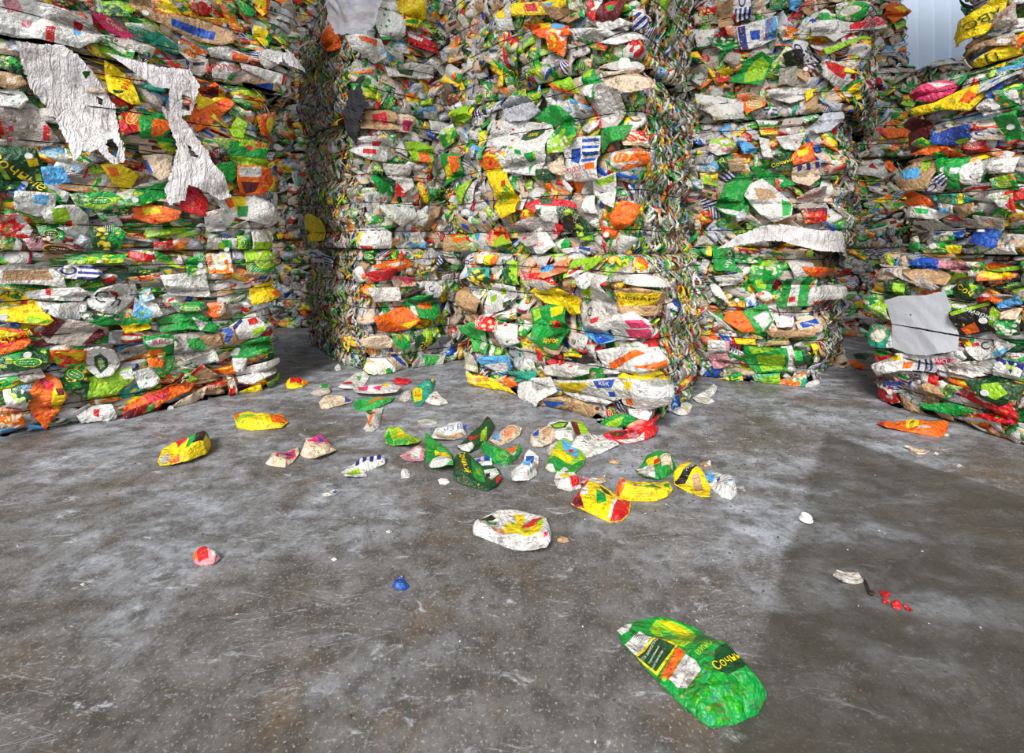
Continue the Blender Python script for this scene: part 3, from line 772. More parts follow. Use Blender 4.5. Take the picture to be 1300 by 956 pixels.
# ------------------------------------------------------------------ boards one can recognise on the bale faces
# bale | colours (one letter: painted board; three letters + kind: repeated print) | outline | patch colour:outline ...
HERO = """
A3|W|0,0 30,4 62,12 105,28 130,48 120,58 70,60 0,46|p:5,4 25,5 31,18 12,20|p:28,28 42,29 40,40 30,38|R:60,39 73,41 71,54 61,52|R:94,30 106,34 103,46 94,44|C:94,36 105,48 96,53
A3|K|205,28 238,27 262,31 290,44 290,60 276,62 245,54 215,42|B:215,31 271,46 269,57 216,40
A3|P|118,25 133,25 168,48 158,52 135,40
A3|K|165,5 188,8 220,32 213,39 190,30 166,13
A3|wGRp|135,45 150,44 195,65 190,75 150,60
A3|TwYj|160,37 195,41 230,62 225,68 195,60 165,45
A3|OYRj|190,0 215,10 230,25 217,29 195,17
A3|DVGj|125,5 150,6 168,16 165,28 140,25 115,15
A3|RWMj|238,8 265,10 266,20 255,24 240,16
A3|WOGj|225,55 245,60 262,68 256,82 238,80 228,70|O:228,57 246,60 258,66 256,78 250,78 248,66 240,64 238,78 230,72
A3|W|263,66 285,64 312,78 310,84 290,80 268,75|O:292,70 312,78 310,84 292,80
A3|W|267,92 285,80 303,86 303,92 282,100 270,98|G:296,83 303,86 303,91 295,90
A3|WRPp|303,84 330,92 356,98 354,110 335,105 305,93
A3|K|305,104 346,108 352,114 346,120 310,111|B:306,105 344,109 343,115 306,108
A3|YGTj|320,36 338,40 341,56 333,66 320,50
A3|YORj|320,-4 340,-4 339,18 330,25 322,12
A3|GDVj|295,3 316,5 322,26 308,24
A3|OGYj|275,14 288,14 306,40 300,46 285,30
A3|L|240,78 262,79 262,92 252,95 240,89|X:244,81 258,82 258,86 244,85
A3|w|325,72 350,70 366,82 362,90 350,86 336,92 328,84
A3|MRGj|62,0 92,0 98,12 78,14
A3|GWDj|128,52 140,54 170,68 168,76 148,70
A3|XGWj|176,68 190,72 188,82 174,78
A2|Y|134,83 150,90 168,104 182,134 166,136 140,121 135,100|D:168,106 178,110 190,136 178,134|V:178,110 198,120 215,132 212,142 190,136|D:144,120 158,120 156,124 146,124
A2|O|245,122 272,111 284,122 294,136 275,152 250,167 243,150|Y:246,124 262,118 284,120 286,126 250,140|M:262,116 276,113 277,124 266,128|M:252,117 262,117 266,126 256,124
A2|D|0,192 26,190 48,193 55,210 57,236 45,240 0,240|Y:36,203 50,203 52,212 40,214|V:46,222 53,222 55,234 48,232|V:0,212 6,211 16,229 10,230
A2|W|25,245 50,246 73,248 70,266 50,275 24,266|C:48,249 66,250 62,262 46,259
A2|W|55,268 80,262 98,262 111,274 111,298 95,299 62,282|V:68,266 86,264 91,276 86,285 70,284|R:84,282 92,280 92,287 84,288|Y:92,283 96,283 96,287 92,287
A2|C|56,215 80,214 92,232 75,236 60,236
A2|GVRj|270,180 300,180 328,182 325,201 288,200
A2|V|285,201 326,201 330,214 312,213 298,208
A2|W|272,252 300,250 330,248 340,264 342,284 332,287 300,276 282,266|O:284,254 294,251 298,262 290,266|Y:294,250 312,249 311,262 298,270|G:300,262 314,262 312,276 300,275
A2|O|300,213 325,211 332,228 328,246 306,248 300,232|M:304,232 324,232 322,244 310,246|W:300,214 324,213 324,226 302,226
A2|R|225,240 245,235 262,255 258,275 235,270 222,258
A2|O|170,266 186,262 205,263 227,270 222,280 195,285 172,277|Y:180,265 200,264 204,272 184,274
A2|GwVj|150,248 180,236 212,228 212,250 180,262 155,262
A2|E|183,200 218,197 216,222 205,232 190,222|B:178,205 186,204 194,222 188,224
A2|Y|130,212 150,210 175,224 163,245 150,240 140,228|O:135,214 150,216 152,226 142,226
A2|L|0,140 45,141 60,160 76,180 56,186 0,184|R:58,163 66,163 65,180 56,180|R:14,163 20,163 20,169 14,169|R:0,150 3,149 8,172 0,178
A2|DGVj|0,73 20,76 36,95 30,101 0,90
A2|WGXp|0,120 30,117 38,130 30,142 0,138
A2|ROGj|152,152 172,140 186,150 180,170 156,176
A2|G|175,142 210,148 220,165 205,178 180,178|O:196,154 216,156 216,166 204,176 192,178 192,164
A2|VGWj|92,248 140,245 155,254 130,267 100,262
A2|pMWj|34,304 60,300 92,306 110,320 82,322 48,318
A2|RwMj|0,276 26,272 42,292 36,302 0,298
A2|WCRp|258,272 288,264 298,276 285,292 262,294
A2|w|264,302 298,303 298,320 276,319 262,314|G:280,305 292,305 294,317 280,316|V:276,308 284,308 284,316 276,314
A2|VGDj|300,300 316,300 316,317 300,318
A2|w|318,293 336,292 337,314 318,314|V:318,307 337,306 337,314 318,314
A2|G|272,212 296,206 300,222 292,232 278,228
A2|MXRj|262,196 282,190 288,206 276,216
A2|GDWj|48,288 80,284 82,304 58,306
A2|DGYj|115,290 145,285 160,296 150,318 120,316
A2|V|290,166 300,150 312,160 306,178 294,176
A2|WGOj|84,190 100,195 118,208 108,214 88,204
A2|KEMk|0,96 28,98 38,112 20,118 0,112
A2|OYRj|322,150 330,140 345,158 338,178 326,170
A1|W|0,338 24,336 60,336 80,350 83,364 50,360 0,358|K:8,343 62,341 70,355 6,356
A1|Y|0,363 30,372 52,386 71,402 64,408 30,405 0,402|G:12,368 24,370 28,380 16,378|V:40,398 70,402 66,407 38,405|R:28,380 36,381 36,386 28,385|C:6,366 10,366 10,370 6,370
A1|O|0,413 20,415 38,418 42,432 30,440 0,447|Y:0,415 14,417 30,420 14,430 0,430|R:0,430 18,424 30,426 18,436 0,440
A1|W|112,380 128,366 150,360 170,362 174,375 150,396 132,394 116,388|R:140,368 149,370 150,375 143,374
A1|W|35,370 70,366 100,364 113,370 104,380 60,380 38,380|R:58,366 66,366 66,375 60,374
A1|WUCp|50,382 80,384 110,382 109,397 100,404 80,400 62,394
A1|L|55,420 85,402 112,406 137,415 130,426 108,435 65,432|M:53,420 77,401 87,404 66,428|M:106,434 120,420 128,414 138,424 122,436
A1|O|70,440 92,440 112,440 108,460 84,464 68,452|Y:72,442 110,442 104,458 92,448|R:76,458 94,452 92,460 82,464|V:72,448 80,450 80,458 74,458
A1|W|110,440 128,437 145,442 152,460 142,472 126,475 112,465|D:120,450 129,446 137,453 138,463 129,471 121,462|V:125,455 134,456 133,464 125,463
A1|G|182,426 214,422 224,430 222,450 216,468 208,470 208,452 192,450 185,436|W:184,430 200,425 218,427 220,432 205,438 190,437|O:186,442 206,440 206,452 190,450
A1|OYGj|184,448 210,446 206,464 190,462
A1|O|42,494 52,473 64,474 78,480 88,496 76,516 60,536 48,526 40,508|Y:72,485 87,490 87,498 76,516 68,512|M:74,487 84,486 86,494 78,494|R:54,476 72,482 70,490 52,488
A1|V|105,480 135,472 165,465 170,478 148,496 130,501 110,503|D:104,480 116,480 112,503 105,501|W:150,470 168,465 170,477 158,478
A1|O|158,514 185,498 215,487 246,484 236,494 200,508 168,518|R:182,500 214,490 216,498 190,508|G:184,510 196,506 196,510 186,514
A1|R|158,516 190,506 206,504 200,520 165,532|M:158,516 170,512 170,530 163,530
A1|E|200,514 230,503 262,490 256,504 238,516 205,527|G:230,510 242,504 240,512 232,514
A1|W|100,524 120,512 142,508 148,519 128,528 110,530|R:120,515 128,514 127,522 120,522
A1|DGVj|0,440 30,442 64,440 66,458 30,466 0,468
A1|DGYj|75,460 110,459 112,478 90,479
A1|WGLp|168,470 190,464 202,478 195,490 178,488
A1|w|222,424 255,420 282,442 255,448 235,454 222,450|g:236,428 256,426 262,440 248,444 238,438
A1|K|250,424 275,421 281,436 266,442
A1|WCGp|234,452 270,441 276,455 252,463
A1|K|272,418 292,412 298,430 284,438|B:274,418 290,412 293,418 288,432 282,432 284,420
A1|W|290,412 308,402 322,398 329,412 322,425 302,428|R:312,404 322,401 324,408 314,411|V:316,416 328,411 326,420 318,424|U:290,414 304,403 306,406 294,417
A1|G|292,446 310,432 329,425 332,438 318,450 296,453|W:290,450 300,438 304,442 300,450
A1|K|230,484 255,461 280,478 256,487 240,488|R:230,484 255,460 258,464 238,482
A1|O|266,470 292,462 303,460 306,468 290,475|Y:266,470 300,461 296,465
A1|C|264,512 272,502 288,500 290,510 278,514
A1|WYGj|303,492 325,486 330,494 316,503 305,503
A1|W|344,461 356,463 363,478 352,480 346,474|G:352,461 360,466 363,478 357,474
A1|KYOp|240,512 262,503 264,512 248,517
A1|Y|316,366 336,357 352,356 350,366 332,380 318,386|O:332,370 351,366 344,374 334,376
A1|OERj|262,384 280,382 284,394 272,403 262,396
A1|DGXj|215,384 256,382 262,391 228,396
A1|G|200,404 226,398 250,396 274,412 270,418 240,414 206,420|W:242,400 262,408 252,416
A1|OWYj|262,325 290,322 292,345 264,346
A1|GwVj|235,330 258,325 262,345 238,350
A1|GVWj|310,318 336,316 339,330 330,348 312,345
A1|WpGp|205,350 258,345 264,375 215,373
A1|YGOj|145,396 192,400 190,415 160,421
A1|GDWj|104,394 150,398 152,409 116,411
A1|CWTj|172,378 198,385 206,398 180,406 170,398
A1|WUOs|75,342 104,330 130,345 120,353 84,353
A1|VGYj|85,325 160,327 152,335 90,335
A1|w|30,466 52,460 60,474 40,480 26,476
A1|WDVj|8,492 30,488 46,496 36,514 16,510
A1|EORj|0,512 30,514 34,536 0,540
A1|CWYj|176,372 190,366 196,378 180,384
A1|DVWj|236,470 250,480 240,490 228,484
A1|W|294,454 312,452 306,472 296,468
A1|WpUp|300,470 335,455 342,466 318,484 302,484
A1|MRGj|262,486 300,478 302,486 266,494
A1|RWGj|286,470 296,478 300,494 290,498
A1|GVDj|330,484 348,478 352,488 336,492
B3|Y|497,8 515,4 533,12 536,25 525,38 507,36 500,22|R:504,22 512,22 512,28 505,28|G:510,30 528,28 526,35 512,35
B3|WGLp|477,4 498,8 508,34 509,48 500,55 482,54 474,30
B3|W|456,56 480,53 488,74 472,83 458,70|O:460,57 476,55 474,64 462,62
B3|O|428,28 436,30 440,62 432,68 427,66 427,48
B3|R|514,44 534,50 550,62 552,76 536,68 522,62|W:516,44 534,52 532,56 516,48
B3|w|487,88 520,82 545,88 545,101 490,101|D:500,90 524,90 520,99 502,98
B3|w|590,45 600,46 608,58 600,64 572,68 570,52|R:582,50 592,49 594,62 584,64
B3|C|585,24 612,8 622,12 612,28 590,36
B3|WCUs|608,28 636,6 638,18 618,38
B3|GWRj|548,0 560,0 556,22 548,18
B3|EKRp|576,100 594,106 566,134 552,122
B2|K|461,140 498,142 500,166 464,166|R:472,146 488,146 490,160 484,160 482,152 474,158
B2|E|502,147 524,155 520,170 500,168|P:508,154 520,158 516,168 508,168
B2|W|458,178 492,181 486,206 470,204 458,190|R:467,192 475,192 475,198 467,198|R:472,182 480,182 478,187 472,187
B2|V|512,182 530,182 545,190 538,209 520,205|O:525,196 537,196 537,209 526,208
B2|WXOp|484,209 512,212 520,224 500,229 488,222
B2|GDVj|475,208 490,225 500,248 480,246 472,228
B2|R|500,233 512,246 510,250 498,250
B2|w|500,228 518,226 520,238 508,246 502,238
B2|WGVp|478,262 520,258 526,275 505,288 486,276
B2|W|458,292 484,290 494,296 492,318 472,319 460,306|R:464,310 472,310 472,318 464,318|Y:459,296 464,294 462,312 459,306
B2|CWBj|508,294 534,296 538,312 520,312
B2|EWOp|548,304 570,304 568,318 550,318
B2|Y|400,270 416,282 414,304 402,306
B2|P|549,74 556,78 562,100 573,126 565,128 553,104
B2|E|534,96 545,105 567,130 560,134 545,116
B2|O|521,98 528,94 529,118 522,122
B2|WUCs|508,122 514,118 528,156 518,152
B2|WGRp|545,150 575,140 574,160 560,172 546,168
B2|OYGj|428,130 436,128 438,160 430,162
B2|KOBj|376,138 392,140 402,156 394,164 384,156
B2|CWTj|504,118 516,110 520,124 506,128
B1|O|475,336 495,329 515,328 520,336 500,344 480,340|E:484,336 505,331 512,334 496,338
B1|R|470,345 486,340 497,340 494,354 474,356
B1|W|526,358 548,356 556,364 550,376 536,374
B1|O|476,400 492,396 508,385 524,404 512,414 498,420 480,418|Y:502,410 522,403 512,414
B1|G|508,384 548,381 550,392 544,402 520,400 509,398|O:526,384 542,383 542,390 526,390|W:517,386 522,386 524,398 518,398
B1|E|465,430 482,421 494,430 492,440 478,442 468,438
B1|GVRj|493,422 514,424 514,440 500,440
B1|VDYj|541,413 556,411 562,424 552,430 542,424
B1|E|488,446 500,446 512,458 522,470 516,476 502,468 490,454|B:492,448 500,448 514,462 508,462
B1|w|520,460 534,449 560,450 548,468 530,475|g:534,450 556,450 540,468
B1|GWRj|465,455 485,452 500,468 480,476 468,470
B1|DVYj|520,418 540,414 542,434 524,440
B1|WUEs|403,318 430,326 434,338 408,332
B1|EPRj|492,350 520,352 524,362 498,364
B1|WKOp|472,365 500,364 502,380 476,382
B1|DGWj|500,384 524,374 550,372 540,380 512,386
C3|Y|667,16 700,5 729,3 727,14 700,21 669,29|R:680,13 690,11 692,20 682,22|C:694,9 708,7 706,13 695,14
C3|M|771,0 796,2 790,25 776,38 764,26|R:772,4 788,4 784,18 774,20|G:776,10 786,10 784,18 776,18
C3|O|676,38 708,31 728,38 736,50 712,55 696,53|C:704,32 722,30 722,40 706,40|Y:690,34 704,31 704,38 692,40
C3|W|736,46 760,42 800,43 817,52 788,60 756,56
C3|W|643,26 656,7 660,10 659,40 645,44|Y:642,20 652,16 654,30 646,32
C3|K|636,8 640,2 646,14 640,30 634,20
C3|GROj|738,50 756,52 776,64 774,68 758,66
C3|WUOs|800,20 812,20 812,40 802,40
C3|WLGp|752,30 790,28 800,38 770,42
C3|GwDj|726,4 744,2 748,26 730,24
C3|RWXj|748,2 764,2 764,34 750,22
C3|OWYj|706,44 730,46 724,76 706,68
C3|KDEk|700,14 736,18 746,30 728,32 706,26
C2|C|628,75 644,68 664,68 674,90 656,108 644,104 636,92|V:630,72 660,64 664,72 634,80|G:646,74 656,72 656,84 648,86|K:632,86 642,86 642,92 634,92
C2|W|690,52 698,48 706,70 695,95 682,92 684,70
C2|V|690,107 714,92 732,108 740,121 716,118|O:690,106 740,121 738,124 700,116|G:696,102 712,94 716,100 704,106
C2|G|742,90 756,94 772,108 762,134 752,122|V:744,92 756,94 758,102 746,104|W:748,116 764,112 764,130 756,128
C2|w|764,72 790,72 792,93 764,92|P:764,72 770,72 768,92 760,90
C2|W|791,78 802,66 815,70 815,84 806,95 792,94|D:797,76 808,70 812,82 800,86
C2|E|774,98 804,95 810,118 798,125 784,122 776,112|B:793,125 803,125 802,139 793,139
C2|L|760,122 776,112 792,122 795,145 786,164 770,164 759,148|W:766,124 780,118 788,128 790,150 780,160 768,152|R:759,136 764,150 772,164 766,164 759,150
C2|S|643,140 655,128 675,126 688,142 672,154 656,157 648,150
C2|G|680,150 700,134 716,138 732,150 739,166 716,166 700,160|K:706,162 714,160 712,172 706,170|g:714,136 732,150 738,164 722,152
C2|VGWj|703,168 740,166 745,176 728,194 706,196
C2|W|658,162 668,156 686,158 694,150 702,166 703,176 700,200 690,222 670,221 656,214|D:667,172 676,165 692,163 694,169 688,177 676,181 667,179|G:666,192 673,194 674,200 666,198|G:677,198 690,195 690,205 680,208|V:688,196 692,196 688,206|V:657,189 664,189 664,192 657,192|G:680,213 686,210 682,222
C2|W|726,192 742,178 766,176 767,228 746,230 724,229|B:746,179 766,177 766,181 746,183|B:746,187 766,186 766,190 746,191|B:746,195 766,194 766,198 746,199|B:746,204 766,203 766,207 746,208|O:752,210 766,209 766,217 752,218|B:734,192 744,190 743,210 730,206
C2|Y|618,208 632,199 642,202 654,222 666,248 671,268 652,276 642,262 634,240|O:618,207 630,200 638,202 644,212 632,218 624,216|R:651,232 656,231 656,238 651,238|V:654,236 662,250 656,252
C2|G|770,166 800,164 796,182 780,186 770,196
C2|WORj|786,196 805,192 808,210 796,218 786,214
C2|R|682,262 700,251 720,255 738,260 736,266 708,264 692,272|D:694,252 708,252 708,260 698,260
C2|W|692,262 720,264 712,284 700,280|D:693,268 700,266 700,274 694,273
C2|XDVj|718,263 738,266 758,296 740,300 720,290
C2|VGDj|735,290 754,294 762,304 752,306 742,304
C2|O|782,284 792,256 806,262 800,285 792,292
C2|W|760,232 788,222 786,248 788,264 772,258 756,246|V:762,232 788,223 786,232 766,238
C2|O|770,287 788,292 784,303 772,298
C2|LRUp|662,290 690,276 718,288 706,304 682,312
C2|WBEs|722,315 758,313 757,328 724,326
C2|VROj|622,296 640,288 662,308 640,313 624,312
C2|G|570,198 592,198 593,222 566,238 560,232|O:580,200 592,200 592,216 580,222|Y:574,214 582,208 580,224 572,228
C2|V|602,228 600,240 592,258 586,262 585,252 594,236
C2|VDYj|570,128 592,122 608,130 602,158 582,154
C2|EWLp|610,98 634,97 635,115 618,117
C2|WRXp|638,158 664,158 656,186 640,190 634,172
C2|GDVj|566,104 588,100 602,116 598,128 574,124
C2|GWVj|556,176 580,160 590,176 570,190 558,186
C2|WCUj|688,112 710,132 730,128 760,142 748,148 706,142
C2|QEWj|700,80 726,76 742,90 720,96
C2|wGLp|740,58 764,62 764,80 748,92 742,76
C2|GVRj|650,122 664,110 672,124 664,138
C2|WCVp|640,195 655,205 662,222 650,220
C2|EWBp|702,212 722,200 726,226 712,222
C2|D|692,218 706,216 712,228 694,230
C2|WLGp|745,250 756,248 764,272 748,270
C2|GwWj|788,238 796,240 798,250 790,250
C2|WKRp|676,300 694,290 712,312 690,318
C2|KOGj|560,300 590,296 600,316 566,316
C2|ERWj|792,170 806,172 808,190 796,188
C1|Q|668,340 696,338 726,330 722,344 702,352 668,348|C:690,337 708,335 706,344 691,345
C1|LREj|668,347 700,346 718,360 700,368 674,360
C1|K|572,386 590,360 620,381 608,410 588,404 570,393|B:579,367 590,371 588,380 579,377|E:576,390 604,396 600,404 574,394
C1|W|624,372 640,360 662,364 666,376 656,390 640,394 622,398|V:628,376 640,372 638,380 630,384|V:644,366 650,364 652,372 645,374|D:655,382 664,378 664,388 657,388
C1|Y|682,370 694,362 716,366 740,378 748,394 732,398 716,388 696,384
C1|G|683,392 702,388 722,388 728,418 725,436 702,444 688,428|Y:702,390 720,387 722,396 704,402|R:708,406 718,404 720,414 708,416|V:684,392 690,390 692,402 686,406|D:708,424 724,420 724,430 710,434
C1|V|720,330 748,327 770,333 746,344 722,352|W:724,344 746,336 742,346 724,352|R:724,345 742,336 740,340 726,349
C1|W|737,354 748,345 760,348 762,358 752,366 742,362
C1|w|742,362 756,356 768,352 780,366 788,376 792,396 786,412 766,420 752,412 742,396|V:744,358 756,356 760,372 750,382 742,374|R:760,403 770,399 769,406 762,408
C1|K|790,368 812,364 826,370 829,386 822,398 794,394|Y:793,369 822,369 822,385 794,386
C1|W|780,416 794,396 806,392 816,404 820,426 800,430 782,430|P:802,404 814,402 818,412 808,414|P:800,416 818,414 820,427 804,428
C1|C|742,412 768,414 786,430 770,434 746,424|B:756,420 784,430 768,434
C1|X|722,446 764,448 764,458 722,460|Y:724,446 752,446 750,450 724,450
C1|R|704,456 716,446 726,448 726,458 710,462
C1|W|765,444 790,440 822,438 824,456 804,470 770,472|O:776,460 800,448 810,440 816,444 796,462 780,468|O:808,460 824,450 824,462
C1|Y|792,474 806,464 822,466 828,476 812,479 794,478|W:804,466 820,466 814,472
C1|W|716,478 750,479 792,478 794,502 770,512 740,506 722,494|Y:718,480 744,480 758,482 740,498 724,496|B:762,480 786,479 782,490 765,490|B:776,496 784,495 784,503 777,503
C1|W|790,478 826,475 826,500 818,528 802,524 792,510|Y:796,482 808,480 806,492 798,490|O:796,505 806,503 806,514 797,513
C1|W|660,476 684,478 706,476 712,494 692,506 668,496
C1|K|688,502 724,500 746,508 766,520 744,526 708,518|B:700,504 724,506 724,510 702,509
C1|wRLp|702,462 728,457 750,460 756,470 730,477 704,472
C1|C|620,450 654,450 654,466 640,475 624,464|W:626,460 650,458 648,470 636,472
C1|g|595,416 608,408 626,414 628,445 606,444|W:612,426 624,424 624,442 612,442
C1|O|570,404 584,412 582,444 573,442 570,424|Y:572,410 580,414 576,436
C1|WRGp|668,516 706,520 746,531 740,536 692,533
C1|G|764,530 788,524 818,526 802,538 774,540|V:772,530 796,527 792,534 776,536
C1|W|744,530 766,528 772,538 756,544
C1|OKEj|640,478 662,477 668,486 652,490
C1|T|650,470 686,470 684,480 662,482
C1|WRLp|596,370 616,376 612,390 598,384
C1|RWEj|614,400 640,396 656,410 642,418 620,414
C1|GWRj|636,400 664,390 668,402 646,408
C1|WGKp|640,412 664,408 668,432 646,440
C1|DTYj|606,340 626,340 632,358 610,362
C1|WCRp|564,340 594,334 602,350 582,360 566,354
C1|DVGj|646,332 662,334 668,360 650,362
C1|KEWp|700,430 726,436 722,446 704,444
C1|GRWj|748,380 742,376 756,374 752,384
C1|WEGp|796,342 822,350 826,362 800,358
C1|LwGj|584,446 604,450 614,470 596,466
C1|GYRj|604,470 640,482 660,500 636,500 610,486
C1|RGBj|600,486 612,488 616,508 604,506
C1|GTWj|616,500 646,508 660,518 630,518
C1|MRPj|790,545 812,530 834,526 830,546 808,556
D3|W|934,42 952,34 980,30 982,56 962,66 940,68|U:934,42 944,38 948,68 940,69|B:950,44 962,44 962,56 952,56|C:968,32 980,30 982,54 968,60
D3|W|1028,32 1056,28 1084,31 1080,40 1056,56 1042,50 1028,52
D3|G|925,108 944,84 962,76 976,84 974,96 962,112|V:946,88 964,80 974,88 966,106 942,110|G:925,106 956,72 962,76 932,110
D3|w|1038,86 1046,80 1076,88 1074,102 1060,114 1040,104|R:1044,82 1074,90 1068,104 1054,100 1044,94
D3|V|1042,66 1082,55 1086,58 1046,74
D3|W|972,118 1000,114 1026,114 1022,126 1000,134 984,130
D3|Y|1020,118 1035,115 1028,126 1020,132
D3|OKRj|934,124 952,122 970,126 968,138 946,146
D3|WLYp|884,122 912,124 940,132 940,148 908,152 886,140
D3|RYLj|908,94 924,90 926,104 910,106
D3|LKGp|988,92 1008,88 1018,112 986,112
D3|O|858,24 878,10 872,38 862,46
D3|DYXj|860,76 884,72 892,86 866,90
D3|C|998,-4 1018,-4 1010,18 1000,17
D3|WRPj|1086,30 1104,22 1110,34 1098,44 1088,40|
D3|KUWk|908,18 928,10 930,36 912,40
D3|WUROs|928,6 950,0 952,28 932,36
D3|GDWj|895,56 930,52 938,64 918,68
D3|OpWj|918,42 938,40 940,54 922,50
D3|WOKj|984,42 1008,42 1004,54 990,60
D3|TGWj|975,3 992,6 990,16 976,14
D3|GWLj|1060,8 1090,6 1086,28 1064,26
D3|WGRp|880,44 906,42 902,60 886,68
D3|XLGp|990,76 1012,70 1018,92 1002,92
D3|GVRj|1070,0 1086,0 1084,10 1070,8
D3|K|1020,110 1000,92 1012,84 1024,100
D2|G|908,262 920,236 938,222 954,224 952,246 946,272 930,276 912,268|g:920,248 934,246 934,256 922,258|W:908,264 946,272 944,277 918,272
D2|W|944,250 952,236 966,230 990,248 1002,258 998,274 978,282 958,270|G:946,254 964,278 974,282 958,280 944,262|g:990,254 1002,260 998,274 988,276|K:954,240 974,242 984,252 960,256
D2|G|950,214 966,216 990,224 1004,236 990,240 962,232
D2|D|978,200 1001,196 1002,218 980,219
D2|O|1002,200 1014,188 1030,182 1030,205 1004,212|Y:1008,194 1024,188 1022,198 1010,202
D2|E|1003,216 1022,210 1038,206 1038,226 1024,237 1004,232|U:1008,214 1014,212 1014,218 1009,220|U:1019,210 1024,209 1026,217 1021,218|U:1030,208 1036,207 1038,214 1032,215
D2|L|1010,252 1028,242 1046,238 1044,262 1024,273 1012,264
D2|RMOj|1014,266 1045,265 1042,282 1020,284
D2|C|935,180 952,184 959,195 943,197
D2|WRLp|984,176 1018,172 1010,194 994,190
D2|LRWp|1000,142 1022,146 1010,172 988,170
D2|S|1022,166 1048,146 1064,148 1050,168 1034,172
D2|GWDj|960,150 990,148 984,161 964,160
D2|WVPj|902,178 924,178 934,194 910,200 898,194
D2|VYKj|888,222 910,222 908,238 892,235
D2|KDWk|891,242 908,246 906,255 890,250
D2|S|930,262 943,262 943,280 932,282
D2|WRGp|962,176 976,178 978,204 966,200
D2|RWLj|982,228 994,232 990,244 982,240
D2|GTWj|1000,140 1026,140 1040,150 1022,156
D2|KWBp|922,206 944,204 940,218 926,220
D2|YOKj|964,162 986,162 984,172 966,172
D2|CWLj|878,228 890,230 894,246 884,240
D1|G|904,312 924,314 930,324 928,342 905,341
D1|GRWj|928,316 956,318 970,324 962,334 930,332
D1|GVwj|955,334 984,328 986,348 966,356 950,346
D1|G|949,348 980,350 974,368 960,371 950,358|V:955,354 972,354 968,366 958,364
D1|G|993,354 1024,352 1018,386 985,388|W:1002,354 1013,353 1008,386 996,387|R:998,376 1006,375 1006,382 998,383
D1|O|1016,338 1044,340 1040,352 1022,350
D1|w|998,332 1024,326 1027,348 1006,353
D1|W|1020,376 1030,364 1046,360 1044,376 1034,386 1022,388|R:1028,382 1046,376 1044,388 1032,390
D1|O|917,404 926,390 940,392 953,418 936,416
D1|g|942,394 968,384 978,404 966,418 956,420|W:952,400 970,392 976,404 964,416
D1|WUCp|980,398 1006,402 1000,412 982,412
D1|E|1008,408 1022,400 1040,404 1040,412 1020,420 1010,418|B:1010,408 1030,403 1032,409 1014,414
D1|KELk|970,418 1026,415 1022,425 978,426
D1|G|942,436 990,438 996,468 960,471 944,456|V:956,448 988,444 994,466 966,470|V:946,436 982,438 960,444 950,446
D1|W|988,438 1001,437 1008,468 998,469
D1|D|998,438 1018,438 1022,460 1006,462|g:1003,442 1012,442 1014,454 1004,454
D1|Y|930,426 964,428 960,435 932,433
D1|WpRp|897,430 922,430 922,446 898,448
D1|pWLp|897,449 920,446 926,460 906,466
D1|YGWj|914,476 938,470 942,480 930,482
D1|VTGj|953,474 988,472 986,482 964,486
D1|TOWj|985,480 1020,472 1018,486 992,490
D1|W|1018,482 1028,478 1034,489 1022,495|O:1026,488 1034,486 1032,495 1024,495
D1|CWBj|924,486 950,480 954,488 930,492
D1|OGVj|920,382 942,376 942,388 924,388
D1|WLGp|905,350 938,346 940,358 912,362
D1|KDGj|956,428 996,426 996,434 958,436
D1|RWKj|955,372 970,366 980,380 966,384
D1|WLUp|896,352 912,364 924,384 904,372
D1|W|896,392 912,402 932,420 914,412
F3|Y|1232,42 1234,18 1250,18 1268,4 1276,-6 1286,-4 1280,18 1260,44 1242,46|W:1237,19 1245,16 1248,24 1240,27
F3|Y|1251,90 1252,78 1274,62 1302,60 1302,86 1268,94|O:1294,84 1302,82 1302,88 1296,90
F3|L|1270,22 1294,6 1302,8 1302,32 1276,40
F3|w|1266,46 1284,37 1298,46 1284,56
F3|KEGp|1218,56 1262,48 1268,58 1224,66
F3|w|1218,80 1246,72 1252,84 1246,94 1220,94
F3|GDVj|1222,60 1248,55 1240,63 1226,64
F3|TWGj|1228,2 1240,-4 1248,8 1234,14
F3|KWRk|1260,52 1300,46 1302,58 1268,60
F2|Y|1175,136 1196,132 1222,116 1242,108 1260,124 1242,142 1210,140 1181,147|O:1236,116 1256,122 1244,134 1232,130|G:1196,139 1210,138 1206,142
F2|P|1173,112 1192,102 1216,106 1210,120 1186,130 1172,122|W:1178,108 1210,106 1196,112
F2|M|1155,168 1180,150 1196,160 1186,180 1174,196 1162,184
F2|B|1196,168 1220,164 1246,160 1242,178 1225,185 1199,184|K:1199,168 1220,158 1224,162 1202,171|V:1224,180 1242,176 1240,184 1228,186
F2|O|1178,196 1196,186 1216,188 1236,198 1212,200|G:1198,196 1208,192 1212,200
F2|K|1162,206 1190,200 1202,212 1196,240 1178,242 1166,226|C:1172,214 1182,212 1186,226 1176,228|V:1184,202 1192,204 1190,220 1184,216
F2|G|1195,196 1214,198 1222,222 1208,224
F2|WUOs|1185,242 1210,224 1226,214 1224,230 1206,244
F2|G|1216,204 1238,200 1232,240 1220,240|W:1224,214 1234,214 1232,222 1224,222
F2|WRLp|1234,212 1250,204 1262,220 1256,236 1236,234
F2|W|1266,206 1298,200 1296,219 1270,221
F2|G|1274,152 1302,142 1302,178 1284,182|R:1278,182 1300,176 1300,182 1284,186
F2|O|1160,252 1180,243 1196,260 1184,264 1166,258
F2|T|1198,248 1230,246 1252,254 1230,260 1204,255|D:1200,248 1220,248 1222,258 1206,255|Y:1228,246 1234,246 1236,259 1230,260
F2|W|1163,262 1184,262 1212,272 1196,279 1172,274|g:1180,264 1192,266 1190,272 1182,271
F2|B|1243,291 1280,292 1274,313 1242,308
F2|LKWk|1250,274 1284,278 1282,292 1246,290
